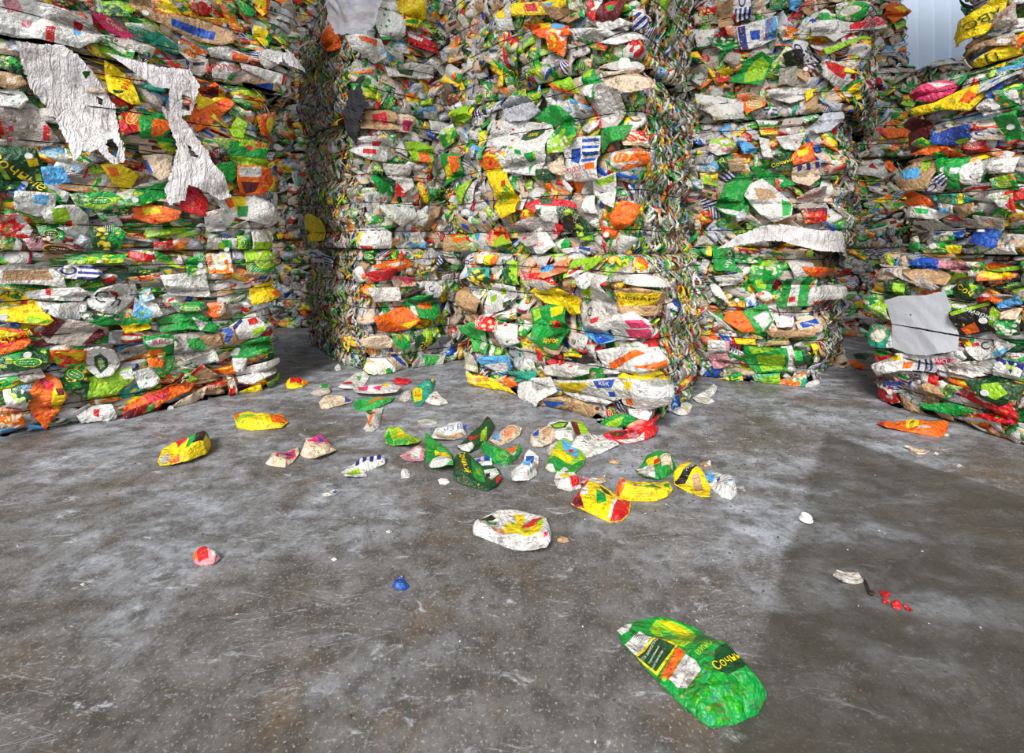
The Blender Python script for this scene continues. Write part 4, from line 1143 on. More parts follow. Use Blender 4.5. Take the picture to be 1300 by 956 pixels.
F2|WRGj|1268,248 1300,243 1302,270 1286,264
F2|wGRp|1166,282 1200,278 1216,290 1186,294
F2|YGOj|1180,314 1204,308 1228,312 1220,321 1192,320
F2|GWDj|1188,300 1212,294 1222,304 1196,310
F2|W|1258,316 1300,310 1302,322 1276,326 1262,322
F2|GVRj|1268,228 1300,222 1302,242 1272,240
F2|WGCj|1245,100 1290,90 1300,96 1270,116 1256,120
F2|B|1270,104 1280,98 1284,108 1274,126 1266,124
F2|GwRj|1276,118 1300,116 1302,140 1280,136
F2|WLRp|1248,136 1270,124 1284,140 1262,148
F2|GVRj|1176,180 1188,176 1200,186 1184,190
F2|CKWj|1204,258 1222,260 1222,272 1206,270
F2|KBEk|1222,262 1248,258 1250,270 1228,278
F2|WPEj|1140,290 1170,286 1182,294 1150,298
F2|GwDj|1152,304 1176,300 1178,314 1156,318
F2|VGYj|1150,236 1168,234 1170,246 1152,246
F2|wGLp|1162,152 1152,140 1168,146 1178,152
F1|D|1136,356 1160,356 1164,374 1138,378|V:1146,358 1160,360 1158,374 1146,374
F1|D|1216,366 1240,354 1258,366 1246,382 1220,378|V:1240,358 1252,364 1244,370
F1|X|1222,396 1264,382 1284,398 1272,418 1232,424|V:1222,396 1264,382 1266,386 1226,400|V:1270,388 1286,400 1272,420 1266,410|O:1232,416 1250,408 1252,420 1236,424
F1|W|1232,436 1262,424 1294,438 1282,450 1254,456 1240,446|C:1270,446 1290,440 1290,448 1274,452|R:1240,436 1248,434 1250,438 1242,440
F1|W|1130,462 1150,448 1194,450 1202,470 1160,468 1134,474|Y:1142,450 1154,450 1156,456 1144,456|O:1160,458 1170,458 1170,466 1161,466|U:1176,456 1179,456 1180,468 1177,468|U:1184,455 1187,455 1190,468 1187,468|U:1192,456 1195,456 1199,469 1196,469
F1|W|1195,452 1232,444 1238,454 1212,470 1202,466|P:1196,454 1224,454 1222,462 1200,462
F1|WGRp|1214,460 1268,456 1274,472 1242,478 1218,470
F1|LEBp|1126,336 1158,340 1198,364 1186,370 1148,350
F1|K|1154,342 1190,342 1206,350 1204,361 1176,360
F1|B|1158,334 1172,328 1190,330 1192,342 1168,340
F1|p|1182,326 1222,332 1240,344 1218,346 1194,340
F1|D|1240,482 1272,478 1302,490 1302,520 1262,506|V:1258,486 1276,484 1290,498 1276,506 1262,498|K:1292,506 1302,506 1302,512 1290,514
F1|R|1274,518 1302,508 1302,536 1280,530
F1|K|1174,494 1194,484 1206,490 1212,502 1198,508 1182,504
F1|RGWj|1104,486 1138,488 1152,508 1120,506
F1|O|1114,472 1130,464 1132,476 1118,481
F1|KEWk|1146,500 1168,512 1188,526 1168,526 1154,512
F1|G|1182,512 1216,510 1246,520 1222,526 1190,518
F1|GVWj|1118,370 1136,374 1140,404 1122,398
F1|TWOj|1120,414 1140,412 1142,440 1124,440
F1|RGOj|1122,444 1140,446 1136,462 1124,458
F1|wGRj|1230,334 1252,334 1250,350 1234,350
F1|OYRj|1246,344 1286,346 1290,354 1252,356
F1|C|1268,386 1300,376 1302,386 1272,392
F1|ERKp|1282,396 1302,388 1302,404 1284,404
F1|GDWj|1276,406 1302,400 1302,424 1280,424
F1|WUVj|1272,456 1302,462 1302,482 1266,478
F1|LBRj|1120,484 1154,482 1168,494 1140,498
F1|RMGj|1228,510 1240,520 1296,530 1292,536 1240,526
F1|VGWj|1218,486 1238,490 1208,508 1200,500
F1|WUBj|1170,482 1186,480 1182,492 1164,490
F1|GLVp|1098,500 1120,504 1150,514 1146,520 1118,512
F1|W|1096,502 1112,506 1118,512 1104,516
E4|O|1115,14 1128,8 1146,8 1142,24 1124,36 1116,30|Y:1128,14 1142,10 1140,22
E3|V|1150,38 1170,32 1178,42 1158,50|G:1152,42 1170,34 1160,48
E3|WLRj|1098,34 1124,36 1120,46 1104,44
E3|GWDj|1124,50 1146,52 1142,62 1126,60
E3|O|1100,162 1130,166 1148,164 1144,176 1122,178|R:1106,164 1114,164 1120,174 1112,176
E2|W|1080,208 1110,206 1130,220 1116,228 1084,222|R:1096,214 1102,208 1106,218
E2|O|1112,210 1126,206 1134,216 1122,222
E3|GTWj|1134,70 1168,72 1182,84 1152,86
E3|R|1094,98 1112,102 1110,110 1092,108
E3|M|1090,108 1114,112 1110,120 1092,120
"""
# writing: bale px py height(px) angle colour text
WORDS = [("A3",286,90,9,16,'R','МОЛОКО'),("A3",67,46,4.5,-8,'W','МИЛК'),("A2",26,221,14,-38,'Y','Сочные'),("A2",162,108,8,80,'R','РАLА'),("A2",183,124,9,-68,'W','WIMM'),
 ("A2",56,256,4,-8,'W','3,2%'),("A1",14,428,11,22,'Y','Сочный'),("A1",138,378,17,-22,'X','C h'),("A1",204,431,7,3,'R','АВС'),("A1",129,458,6,-78,'W','100%'),
 ("A1",18,374,10,-25,'D','А В'),("A2",7,164,8,-70,'R','КУБАНЬ'),("C2",738,217,7,1,'R','МОЛОКО'),("C2",739,225,7,1,'R','3,2%'),("C2",680,172,7,-3,'Y','100%'),
 ("C2",652,250,14,48,'G','Лай'),("C3",688,15,10,14,'R','ЯЛА'),("C1",757,394,13,0,'X','C'),("C1",779,391,10,-10,'X','ı'),("C1",806,377,5,0,'X','САМОВАР'),("C1",806,372,3,0,'X','чай'),
 ("C1",714,428,7,8,'Y','другое'),("C1",698,340,7,5,'B','BOY'),("C1",678,353,6,0,'R','СИЛА'),("C1",774,484,6,5,'W','КБК'),("C1",640,352,10,-70,'Y','Сочный'),("C1",708,409,5,0,'Y','СОК'),
 ("D3",972,44,5,80,'R','МОЛОКО'),("D3",958,66,5,0,'X','700'),("D2",990,209,6,18,'Y','Сочный'),("D2",1026,250,5,18,'R','МИЛКРОН'),("D1",922,330,7,80,'W','Чудо'),
 ("D1",1001,450,4,-60,'R','Сок'),("F3",1262,24,12,-165,'D','АВС'),("F3",1270,78,13,78,'D','ВС'),("F3",1288,24,6,38,'R','МОЛОКО'),("F1",1236,368,9,-30,'Y','Соч'),
 ("F1",1254,396,7,-20,'W','Ярмарка'),("F1",1262,438,12,25,'X','C !'),("F1",1213,458,6,6,'W','АКТИВ'),("F2",1283,166,9,20,'V','DI'),("F2",1232,252,6,10,'Y','Соч'),
 ("B1",541,366,9,20,'U','C'),("B1",534,434,9,60,'Y','Соч'),("F2",1281,210,4,0,'X','milk'),("D1",1024,409,4,-12,'W','сливки'),("B3",508,25,5,0,'W','Я'),("A3",146,37,6,-28,'E','Clever'),
 ("C1",728,453,4,0,'E','coffee'),("C2",740,278,7,50,'E','сад'),("F2",1262,216,3.5,5,'X','1L'),("C2",694,310,5,0,'R','ДОЛ'),]
NAMEC = dict(W='white', w='off-white', L='light grey', G='green', D='dark green', Y='yellow', O='orange', R='red', K='brown board', B='blue', C='light blue', M='maroon', P='pink', T='teal', X='black',
             S='silver', V='lime green', Q='peach', E='cream', U='navy', g='pale green', p='dusty pink')
KMAP = dict(j='juice', p='paper', s='stripe', k='kraft')
heroes = {k: [] for k in BALES}
hrs = random.Random(5)
for ln in HERO.strip().splitlines():
    pr = [x for x in ln.split('|') if x]
    heroes[pr[0]].append(pr[1:])

def parse_poly(s): return [tuple(float(v) for v in p.split(',')) for p in s.split()]

def build_bale(key):
    b = BALES[key]
    q = np.array(b.quad); c = q.mean(0)
    root = bpy.data.objects.new('bale', None); COL.objects.link(root); root.location = (c[0], c[1], b.z0)
    root['label'] = LABELS[key]; root['category'] = 'bale'; root['group'] = 'bales of pressed drink cartons'
    root.empty_display_size = .2
    # core
    nt = 90; ts = np.linspace(0, b.P, nt, endpoint=False); wl_ = np.linspace(b.w[0]+.02, b.w[-1]-.02, 26)
    T, Wg = np.meshgrid(ts, wl_, indexing='ij'); pts = b.S(T.ravel(), Wg.ravel(), np.full(T.size, -.06)).reshape(nt, 26, 3)
    V = pts.reshape(-1, 3); fs = [(i*26+j, ((i+1) % nt)*26+j, ((i+1) % nt)*26+j+1, i*26+j+1) for i in range(nt) for j in range(25)]
    fs += [tuple(i*26 for i in reversed(range(nt))), tuple(i*26+25 for i in range(nt))]
    mesh_obj('packed_core', V, fs, M['core'], root, smooth=True)
    # heroes
    polys = []; hobjs = []
    for spec in heroes[key]:
        px = parse_poly(spec[1]); tw = [b.hit(*p) for p in px]; y = np.mean([t[2] for t in tw])
        tw = [(t[0], t[1]) for t in tw]
        ts_ = [t[0] for t in tw]
        if max(ts_)-min(ts_) > b.P/2: tw = [(t+b.P if t < b.P/2 else t, w) for t, w in tw]
        c_ = np.mean(np.array(tw), 0); tw = [tuple(c_+(np.array(p)-c_)*1.07) for p in tw]
        polys.append(tw)
        def conv(s):
            o = []
            for p in parse_poly(s):
                t, w, _ = b.hit(*p)
                if abs(t+b.P-tw[0][0]) < abs(t-tw[0][0]): t += b.P
                o.append((t, w))
            return o
        step = .016
        rad = .005
        ol = dens(smooth_poly(tw, rad), step)
        cc = spec[0]; paint = len(cc) == 1
        pats = [conv(s.split(':', 1)[1]) for s in spec[2:]] if paint else []
        cols = [PALL[cc[0]]] + [PALL[s.split(':', 1)[0]] for s in spec[2:]] if paint else [PALL['W']]
        try: pts, tris, pid = triangulate(ol, pats, step, hrs)
        except Exception as ex: print('tri fail', key, spec, ex); continue
        if not tris: continue
        P_ = np.array(pts); m = P_.mean(0); a, v = P_[:, 0]-m[0], P_[:, 1]-m[1]
        size = max(np.ptp(a), np.ptp(v))
        fd = folds(hrs, size, .38, 5); tl = (hrs.uniform(-.08, .08), hrs.uniform(-.18, .12)); off = .060+hrs.uniform(0, .016)
        cen = None
        fh = lambda a, v, fd=fd, tl=tl: fold_h(fd, a, v) + a*tl[0] + v*tl[1]
        mean = float(fh(a, v).mean())
        bd = {i for e in boundary(tris) for i in e}
        edge = np.array([1.0 if i in bd else 0 for i in range(len(pts))])
        def height(a, v, mean=mean, fh=fh, off=off): return off + np.clip(fh(a, v)-mean, -.03, .04)
        h = height(a, v) - edge*.006
        top = b.S(P_[:, 0], P_[:, 1], h); bot = b.S(P_[:, 0], P_[:, 1], h-.005)
        if paint: o = sheet_object('carton', pts, tris, pid, cols, top, bot, M['foil'] if False else M['paint'], root)
        else: o = sheet_object('carton', pts, tris, pid, cols, top, bot, M[KMAP[cc[-1]]], root, kindcols=cc[:3], seed=hrs.random())
        o['label'] = NAMEC[cc[0]] + ' crushed carton'
        hobjs.append((o, tw, m, height, y))
        # a screw cap on some of them
        if hrs.random() < .12 and size > .10:
            u = (m[0]+hrs.uniform(-.3, .3)*np.ptp(a), m[1]+hrs.uniform(-.3, .3)*np.ptp(v))
            if inside(tw, u):
                hh = height(u[0]-m[0], u[1]-m[1]); p = b.S(np.array([u[0]]), np.array([u[1]]), np.array([hh]))[0]
                p2 = b.S(np.array([u[0]]), np.array([u[1]]), np.array([hh+.02]))[0]
                co = mesh_obj('screw_cap', *cap_mesh(p, p2-p), M['cap'], root); co.parent = o; co.location = (0, 0, 0)
                co.data.transform(__import__('mathutils').Matrix.Translation((0, 0, 0)))
    # writing
    for (k, px, py, hp, ang, colr, s) in WORDS:
        if k != key: continue
        t, w, y = b.hit(px, py); sc_ = hp*y/F/.72*.8
        host = None
        for ho in hobjs:
            if any(inside(ho[1], (tt, w)) for tt in (t, t+b.P)): host = ho
        if host is None: print('no host', k, s); continue
        if not inside(host[1], (t, w)): t += b.P
        vs0, fs0 = text_shape(s); ca, sa = math.cos(math.radians(ang)), math.sin(math.radians(ang))
        v2 = np.array(vs0)*sc_; tt = t + v2[:, 0]*ca - v2[:, 1]*sa; ww = w + v2[:, 0]*sa + v2[:, 1]*ca
        hh = host[3](tt-host[2][0], ww-host[2][1])
        p = b.S(tt, ww, hh); q0 = b.S(tt, ww, hh-.03); dn = p-q0; f0 = np.array([np.interp(t % b.P, b.t, b.nx), np.interp(t % b.P, b.t, b.ny), 0]); p = p + f0*.0045
        to = mesh_obj('printed_text', p, fs0, mat_ink(colr), host[0]); to.location = (0, 0, 0)
    # filler
    recs = build_mass(b, polys)
    keep = []
    for r in recs:
        x, y, z = r['c']
        keep.append(r)
    vis = [r for r in keep if r['area'] > 45 and not occluded(r['c'], key)]
    vis.sort(key=lambda r: -r['area'])
    nparts = max(0, min(100-len(hobjs), len(vis)))
    big = vis[:nparts]; ids = {id(r) for r in big}; rest = [r for r in keep if id(r) not in ids]
    base = np.array([c[0], c[1], b.z0])
    for r in big:
        v, qd, at, mi = rec_arrays([r])
        me = conv_mesh('carton', v-base, qd, at, None, [M[r['kind']]])
        o = bpy.data.objects.new('carton', me); COL.objects.link(o); o.parent = root
    if rest:
        v, qd, at, mi = rec_arrays(rest)
        me = conv_mesh('pressed_cartons', v-base, qd, at, mi, [M[k] for k in KIND])
        o = bpy.data.objects.new('pressed_cartons', me); COL.objects.link(o); o.parent = root; o['kind'] = 'stuff'
    # wires
    wr = random.Random(b.seed+3)
    for wz in b.wires:
        tt = np.linspace(0, b.P, 110, endpoint=False)
        ph = wr.uniform(0, 6); am = wr.uniform(.004, .016)
        ww = wz + .3*am*np.sin(tt*2*math.pi/b.P*wr.choice((1, 2, 3))+ph) + .003*np.sin(tt*2*math.pi/b.P*9+ph)
        oo = .056 + .003*np.sin(tt*2*math.pi/b.P*14+ph*2)
        V, fs = tube(b.S(tt, ww, oo), 0.0031, True)
        mesh_obj('binding_wire', V, fs, M['wire'], root)
    return root, recs

# filler under a recognised board is pressed back so that board stays on top
_make = make_board
def build_mass_wrapped(b, polys):
    global make_board
    bbs = [(min(p[0] for p in q)-.01, max(p[0] for p in q)+.01, min(p[1] for p in q)-.01, max(p[1] for p in q)+.01, q) for q in polys]
    def mb(b2, t0, w0, L, W, ang, off, *a):
        for t in (t0, t0+b2.P):
            for x0, x1, y0, y1, q in bbs:
                if x0 < t < x1 and y0 < w0 < y1 and inside(q, (t, w0)): return _make(b2, t0, w0, L, W, ang, -.03, *a)
            for x0, x1, y0, y1, q in bbs:
                if x0-.05 < t < x1+.05 and y0-.04 < w0 < y1+.04: return _make(b2, t0, w0, L, W, ang, min(off, .008), *a)
        return _make(b2, t0, w0, L, W, ang, off, *a)
    make_board = mb
    try: return _bm(b, polys)
    finally: make_board = _make
_bm = build_mass; build_mass = build_mass_wrapped
ROOTS = {}
for key in BALES: ROOTS[key], _ = build_bale(key)
# ------------------------------------------------------------------ hanging and trapped things on the stacks
from mathutils import Matrix
def tagthing(o, label, cat, group=None):
    o['label'] = label; o['category'] = cat
    if group: o['group'] = group
    return o
def draped(name, key, outline, holes, mat, off, amp, label, cat, seed, pleat=60., step=.013, thick=.003, swing=0.0, down=0.0, jag=.0035):
    """a soft sheet lying against a bale face, traced outline with real folds"""
    b = BALES[key]; rs = random.Random(seed)
    def cv(s):
        o = []
        for p in parse_poly(s):
            t, w, _ = b.hit(*p); o.append((t, w))
        return o
    tw = cv(outline); hs = [dens(cv(h), step*.8, .003, rs) for h in holes]
    pts, tris, pid = triangulate(dens(tw, step*.8, jag, rs), [], step, rs, hs)
    P = np.array(pts); t, w = P[:, 0], P[:, 1]; wm, wM = w.min(), w.max()
    f = (wM-w)/(wM-wm)
    ph = rs.uniform(0, 6); tri = lambda q: np.abs(np.mod(q/math.pi, 2)-1)*2-1
    h = np.zeros(len(P)); wid = np.ptp(t)
    for _ in range(16):                                # sharp hanging creases fanning from the top
        an = rs.gauss(0, .38); c = rs.uniform(t.min(), t.max()); k = rs.uniform(-1, 1)
        h = h + k*np.abs((t-c)*math.cos(an) + (w-wm)*math.sin(an))*(.5+.5*np.sin(w*rs.uniform(4, 12)+c*9))
    h = off + np.clip((h-h.mean())*(amp/.012)*.16, -.035, .05) + amp*.35*tri(t*pleat*1.3+3*np.sin(w*8+ph)+w*11)*np.sin(t*9+w*5+ph) + amp*.25*tri(w*55+3*np.sin(t*17)+t*20)
    h = h + swing*f*f
    h = h + .022
    top = b.S(t, w - down, h, True); bot = b.S(t, w - down, h-thick, True)
    n = len(P); V = np.concatenate([top, bot]); fs = list(tris)+[tuple(i+n for i in reversed(x)) for x in tris]
    for a, c in boundary(tris): fs.append((c, a, a+n, c+n))
    c0 = V.mean(0); o = mesh_obj(name, V-c0, fs, mat); o.location = c0
    return tagthing(o, label, cat)
draped('plastic_bag', 'A2', '26,62 50,64 84,66 100,76 120,98 134,120 146,138 150,160 153,178 160,196 158,212 146,215 136,206 128,196 118,200 108,198 102,208 98,210 92,192 84,176 72,152 56,134 42,116 34,90',
       ('106,98 118,96 112,106', '124,126 132,130 132,138 126,136', '138,184 146,182 152,196 148,206 140,200'), M['bag'], .085, .012, 'dirty white plastic bag hanging on the left stack, the one nearer the photo edge', 'plastic bag', 3, swing=.05)
draped('plastic_bag', 'A2', '136,74 160,80 200,92 240,94 251,116 244,140 240,150 226,152 236,160 246,176 262,196 266,208 282,226 290,252 276,256 262,246 246,240 236,238 234,256 214,262 208,244 218,214 224,190 216,168 204,140 214,146 214,120 196,118 170,100',
       ('229,128 242,130 238,146 230,144', '236,186 246,198 252,204 240,202'), M['bag'], .09, .012, 'torn white plastic bag hanging in shreds down the left stack, right of the other bag', 'plastic bag', 8, pleat=48., swing=.05)
draped('plastic_bag', 'A3', '320,70 336,68 352,74 356,72 352,64 360,72 364,94 356,90 352,80 348,88 338,84 330,78', (), M['bag'], .09, .010, 'small knotted white plastic scrap sticking out of the right edge of the left stack', 'plastic scrap', 12, swing=.03)
draped('plastic_sheet', 'D1', '906,316 930,300 960,288 984,286 1010,290 1030,294 1050,300 1066,312 1072,330 1066,342 1052,328 1040,322 1024,318 1004,312 984,306 960,306 930,312', (), M['bag'], .10, .013,
       'crumpled white plastic sheet squeezed between two bales right of the centre stack', 'plastic sheet', 21, pleat=34., down=-.0)
draped('plastic_film', 'B3', '440,2 486,-4 474,20 470,40 462,52 448,50 440,34', (), M['film'], .10, .024, 'piece of clear plastic film bulging from the bale beside a yellow carton', 'plastic film', 31, swing=.01)
draped('cloth_rag', 'B2', '458,98 462,95 467,101 465,112 467,124 470,136 467,150 465,168 463,187 460,178 456,172 455,156 456,138 459,122 457,108', (), M['rag'], .085, .028, 'dark grey rag hanging down the corner of the stack left of centre', 'rag', 41, pleat=150., swing=.03, thick=.012)
# two silver sheets under the wires of the right-hand stack
draped('metal_sheet', 'F1', '1136,381 1156,375 1190,374 1214,368 1222,396 1229,424 1180,415 1143,410', (), M['sheet'], .078, .004, 'upper of the two silver sheets on the right-hand stack, with a greyer surface', 'silver sheet', 51, pleat=20., jag=.0008)
draped('metal_sheet', 'F1', '1143,411 1180,417 1231,426 1230,444 1208,447 1190,450 1164,448 1142,440', (), M['sheet'], .074, .004, 'lower of the two silver sheets on the right-hand stack, brighter and wrinkled', 'silver sheet', 52, pleat=26., jag=.0008)
# stick caught in the bale
def stick(key, p, q, r, label):
    b = BALES[key]; a = b.hit(*p); c = b.hit(*q)
    A = b.S(np.array([a[0]]), np.array([a[1]]), np.array([.02]))[0]; B = b.S(np.array([c[0]]), np.array([c[1]]), np.array([.12]))[0]
    rs = random.Random(4); pts = [A+(B-A)*i/9+np.array([rs.uniform(-.003, .003) for _ in range(3)]) for i in range(10)]
    V, fs = tube(pts, np.array([r*rs.uniform(.85, 1.1) for _ in range(10)]), False, 7)
    c0 = V.mean(0); o = mesh_obj('stick', V-c0, fs, M['wood']); o.location = c0; tagthing(o, label, 'stick')
stick('B1', (496, 384), (531, 364), .013, 'dark broken stick poking out of the bottom bale left of centre')

# ------------------------------------------------------------------ litter on the floor
def f2(s): return [fl(*p) for p in parse_poly(s)]
def litter(name, label, cat, base, outline, patches=(), H=.02, curl=.02, seed=1, kind=None, lift=.0, words=(), caps=(), slope=.42, step=None, group=None, mat=None, hole=None):
    H = H*.78; rs = random.Random(seed*7+1); poly = f2(outline); P0 = np.array(poly); c0 = P0.mean(0)
    poly = [(p[0]-c0[0], p[1]-c0[1]) for p in poly]
    pats = [[(p[0]-c0[0], p[1]-c0[1]) for p in f2(s.split(':', 1)[1])] for s in patches]
    size = max(np.ptp(P0[:, 0]), np.ptp(P0[:, 1])); st = step or max(.006, min(.014, size/14))
    pts, tris, pid = triangulate(dens(smooth_poly(poly, size*.012), st), pats, st, rs)
    P = np.array(pts); a, v = P[:, 0], P[:, 1]
    B = np.array([poly[i] for i in range(len(poly))]); 
    def edged(x, y):
        d = np.full(np.shape(x), 9.)
        for i in range(len(B)):
            p, q = B[i], B[(i+1) % len(B)]; e = q-p; L2 = (e**2).sum()+1e-12
            t = np.clip(((x-p[0])*e[0]+(y-p[1])*e[1])/L2, 0, 1)
            d = np.minimum(d, np.hypot(x-p[0]-t*e[0], y-p[1]-t*e[1]))
        return d
    fd = folds(rs, size, slope, 5); cv_ = rs.uniform(0, math.pi); cx, cy = math.cos(cv_), math.sin(cv_)
    def under(x, y): return curl*(np.clip(np.abs(x*cx+y*cy)/(size*.5), 0, 1)**2.2) + lift
    m0 = float(fold_h(fd, a, v).mean())
    def topf(x, y):
        d = edged(x, y); w = 1-np.exp(-d/(size*.03+.003))
        return under(x, y) + .004 + H*w*.55 + np.clip(fold_h(fd, x, y)-m0, -H*.52, H*.9)*w
    top = np.stack([a, v, topf(a, v)], 1); bot = np.stack([a, v, np.maximum(under(a, v), .0012)], 1)
    cols = [PALL[base[0]]] + [PALL[s.split(':', 1)[0]] for s in patches]
    if mat or len(base) == 1:
        o = sheet_object(name, pts, tris, pid, cols, top, bot, mat or M['paint'], None)
    else:
        o = sheet_object(name, pts, tris, pid, cols, top, bot, M[KMAP[base[-1]]], None, kindcols=base[:3], seed=rs.random())
    o.location = (c0[0], c0[1], 0); tagthing(o, label, cat, group)
    for (px, py, hm, ang, colr, s) in words:
        x, y = fl(px, py); vs0, fs0 = text_shape(s); ca, sa = math.cos(math.radians(ang)), math.sin(math.radians(ang)); v2 = np.array(vs0)*hm/.72
        X = x-c0[0]+v2[:, 0]*ca-v2[:, 1]*sa; Y = y-c0[1]+v2[:, 0]*sa+v2[:, 1]*ca
        t = mesh_obj('printed_text', np.stack([X, Y, topf(X, Y)+.0015], 1), fs0, mat_ink(colr)); t.parent = o
    for (px, py) in caps:
        x, y = fl(px, py); z = float(topf(np.array([x-c0[0]]), np.array([y-c0[1]]))[0])
        t = mesh_obj('screw_cap', *cap_mesh((x-c0[0], y-c0[1], z-.003), (.1, -.1, 1)), M['cap']); t.parent = o
    return o
CR = 'crushed_carton'
L_ = litter
L_(CR, 'yellow crushed carton with orange ends, lying alone in front of the left stack', 'carton', 'Y', '296,530 314,525 340,527 358,526 366,538 358,545 340,546 318,547 301,543', ('O:338,530 358,526 366,540 346,543', 'C:322,529 338,529 334,535 324,536', 'V:298,534 320,528 324,540 302,542', 'O:296,530 303,527 306,534 300,536'), H=.045, curl=.01, seed=2)
L_(CR, 'bulky yellow and green crumpled carton gaping open at its right end', 'carton', 'Y', '200,586 206,574 222,566 240,560 264,560 268,566 262,580 240,590 216,594 203,592', ('G:236,562 264,560 266,568 240,586 226,588 240,572', 'w:202,584 212,576 218,586 206,592', 'R:222,566 238,562 238,572 226,574', 'X:250,568 262,566 258,580 244,584', 'O:214,588 226,584 228,592 216,594'), H=.085, curl=.02, seed=3, slope=.5)
L_(CR, 'cream and pink crushed carton, left one of the touching pair', 'carton', 'E', '337,592 344,582 360,576 378,570 380,578 372,588 362,594 348,593', ('P:352,580 374,572 376,582 364,590 350,589', 'B:362,578 370,577 370,582 363,583', 'w:354,584 364,584 362,590 354,590'), H=.03, curl=.02, seed=4)
L_(CR, 'cream crushed carton with a pink top strip, right one of the touching pair', 'carton', 'E', '381,578 390,564 410,562 424,568 427,574 418,580 402,587 388,582', ('P:390,566 412,564 422,569 404,573 392,571', 'B:404,567 412,568 410,571 404,571'), H=.035, curl=.03, seed=5)
L_(CR, 'folded carton with dark blue and white stripes over a lime green flap', 'carton', 'W', '433,602 442,594 454,589 470,586 488,584 489,591 470,597 464,600 466,606 452,610 438,610', ('U:452,590 457,589 456,597 451,598', 'U:461,588 466,587 465,595 460,596', 'U:470,586 475,586 474,594 469,595', 'U:479,585 484,584 484,591 478,592', 'V:440,604 456,599 458,604 442,609'), H=.035, curl=.02, seed=6)
L_('torn_scrap', 'tiny white and blue torn scrap below the blue striped carton', 'scrap', 'W', '408,628 416,626 424,623 432,624 426,628 414,631', ('B:420,625 430,624 426,628',), H=.006, curl=.008, seed=7)
L_('torn_scrap', 'small white plastic scrap right of the blue striped carton', 'scrap', 'W', '509,600 514,597 521,600 520,607 509,609', H=.02, curl=.004, seed=8)
L_('plastic_disc', 'flat white oval disc beside the dark green carton', 'disc', 'W', '556,610 560,608 568,609 571,613 566,616 558,615', H=.008, curl=.0, seed=9, slope=.02, mat=M['cap'])
L_('plastic_scrap', 'flat pale translucent scrap on bare floor above the lime green carton', 'scrap', 'w', '529,535 540,533 552,534 556,538 546,541 534,539', H=.006, curl=.004, seed=10)
L_(CR, 'lime green carton with yellow print, left end of the scattered row', 'carton', 'V', '488,556 494,549 510,550 520,556 536,559 528,568 518,572 502,569 490,563', ('G:488,558 494,552 500,568 492,564', 'Y:504,553 516,556 516,562 504,560', 'G:500,566 518,570 517,573 501,571'), H=.035, curl=.03, seed=11, words=((511, 559, .014, -8, 'G', 'Сок'),))
L_('torn_scrap', 'pinkish grey torn paper rag below the lime green carton', 'scrap', 'p', '507,579 520,574 532,570 542,574 538,586 524,588 514,585', ('w:522,576 536,574 532,584 522,584',), H=.02, curl=.01, seed=12, slope=.5)
L_(CR, 'bright green carton with yellow pear print, its corner pointing up', 'carton', 'G', '540,562 552,566 566,570 575,578 576,604 560,602 546,596 540,582', ('Y:552,574 566,578 574,590 566,594 552,584', 'W:544,592 560,590 576,602 560,603 546,598', 'g:554,570 572,574 572,580 556,574'), H=.03, curl=.05, seed=13)
L_(CR, 'big dark green carton with yellow lettering and a dark grey bent end', 'carton', 'D', '576,592 590,584 604,588 624,592 634,600 637,612 630,621 618,625 602,620 588,617 575,612', ('W:614,598 630,597 634,606 624,612 616,606', 'X:616,604 622,602 622,608 617,609', 'R:630,612 637,608 635,617 630,619', 'G:598,592 612,596 616,614 600,612', 'V:604,600 610,599 611,606 604,607'), H=.045, curl=.03, seed=14, words=((589, 601, .032, -72, 'Y', 'Сочный'),))
L_(CR, 'white carton with blue lettering, lying above the bright green one', 'carton', 'W', '546,560 552,547 570,543 588,544 592,552 578,560 560,562', ('K:548,558 590,553 578,560 560,562',), H=.04, curl=.02, seed=15, words=((578, 550, .035, 6, 'B', 'ЧЗ ВР'),))
L_(CR, 'white and blue printed scrap tucked behind the big dark green carton', 'carton', 'W', '600,586 612,580 624,584 625,592 614,594 604,592', ('B:604,586 610,585 610,589 605,590', 'B:614,583 622,585 622,590 615,590'), H=.02, curl=.02, seed=16)
L_(CR, 'dark green crumpled carton with red fruit and a white end', 'carton', 'D', '579,572 588,562 598,550 612,542 622,538 628,546 620,558 608,570 596,577 586,576', ('W:579,570 590,566 602,572 596,577 586,576', 'R:594,556 606,554 608,562 598,564', 'V:610,556 618,552 618,560 610,566', 'X:604,546 620,542 622,546 608,549'), H=.05, curl=.03, seed=17, slope=.45)
L_(CR, 'cream leaf-shaped carton with light blue print, pointing up right', 'carton', 'E', '620,562 630,554 642,545 656,542 663,546 660,554 648,562 634,566', ('C:626,554 636,551 632,562 624,561', 'Q:640,550 654,548 650,558 640,560'), H=.03, curl=.03, seed=18)
L_(CR, 'green and orange carton split into layers like an open mouth', 'carton', 'G', '609,572 618,570 632,572 648,571 660,569 661,576 656,583 646,591 632,591 620,585', ('O:626,571 646,571 658,570 654,576 636,577', 'W:632,578 656,576 650,584 636,583', 'G:628,584 652,584 644,591 630,590'), H=.055, curl=.02, seed=19, slope=.5)
L_(CR, 'white bent carton with a blue panel, standing like a boot', 'carton', 'W', '649,600 662,597 666,582 672,576 684,584 682,602 672,612 656,615 650,614', ('B:668,583 678,583 676,602 666,603', 'C:664,598 674,600 672,606 664,605'), H=.05, curl=.02, seed=20)
L_(CR, 'light brown crumpled carton with blue dots beside the white oval one', 'carton', 'E', '673,562 674,553 684,546 700,548 707,556 700,564 688,569 676,567', ('B:676,552 684,549 684,556 677,557', 'K:688,552 702,552 698,560 690,562', 'W:676,562 690,562 686,568 677,567'), H=.055, curl=.01, seed=21, slope=.55)
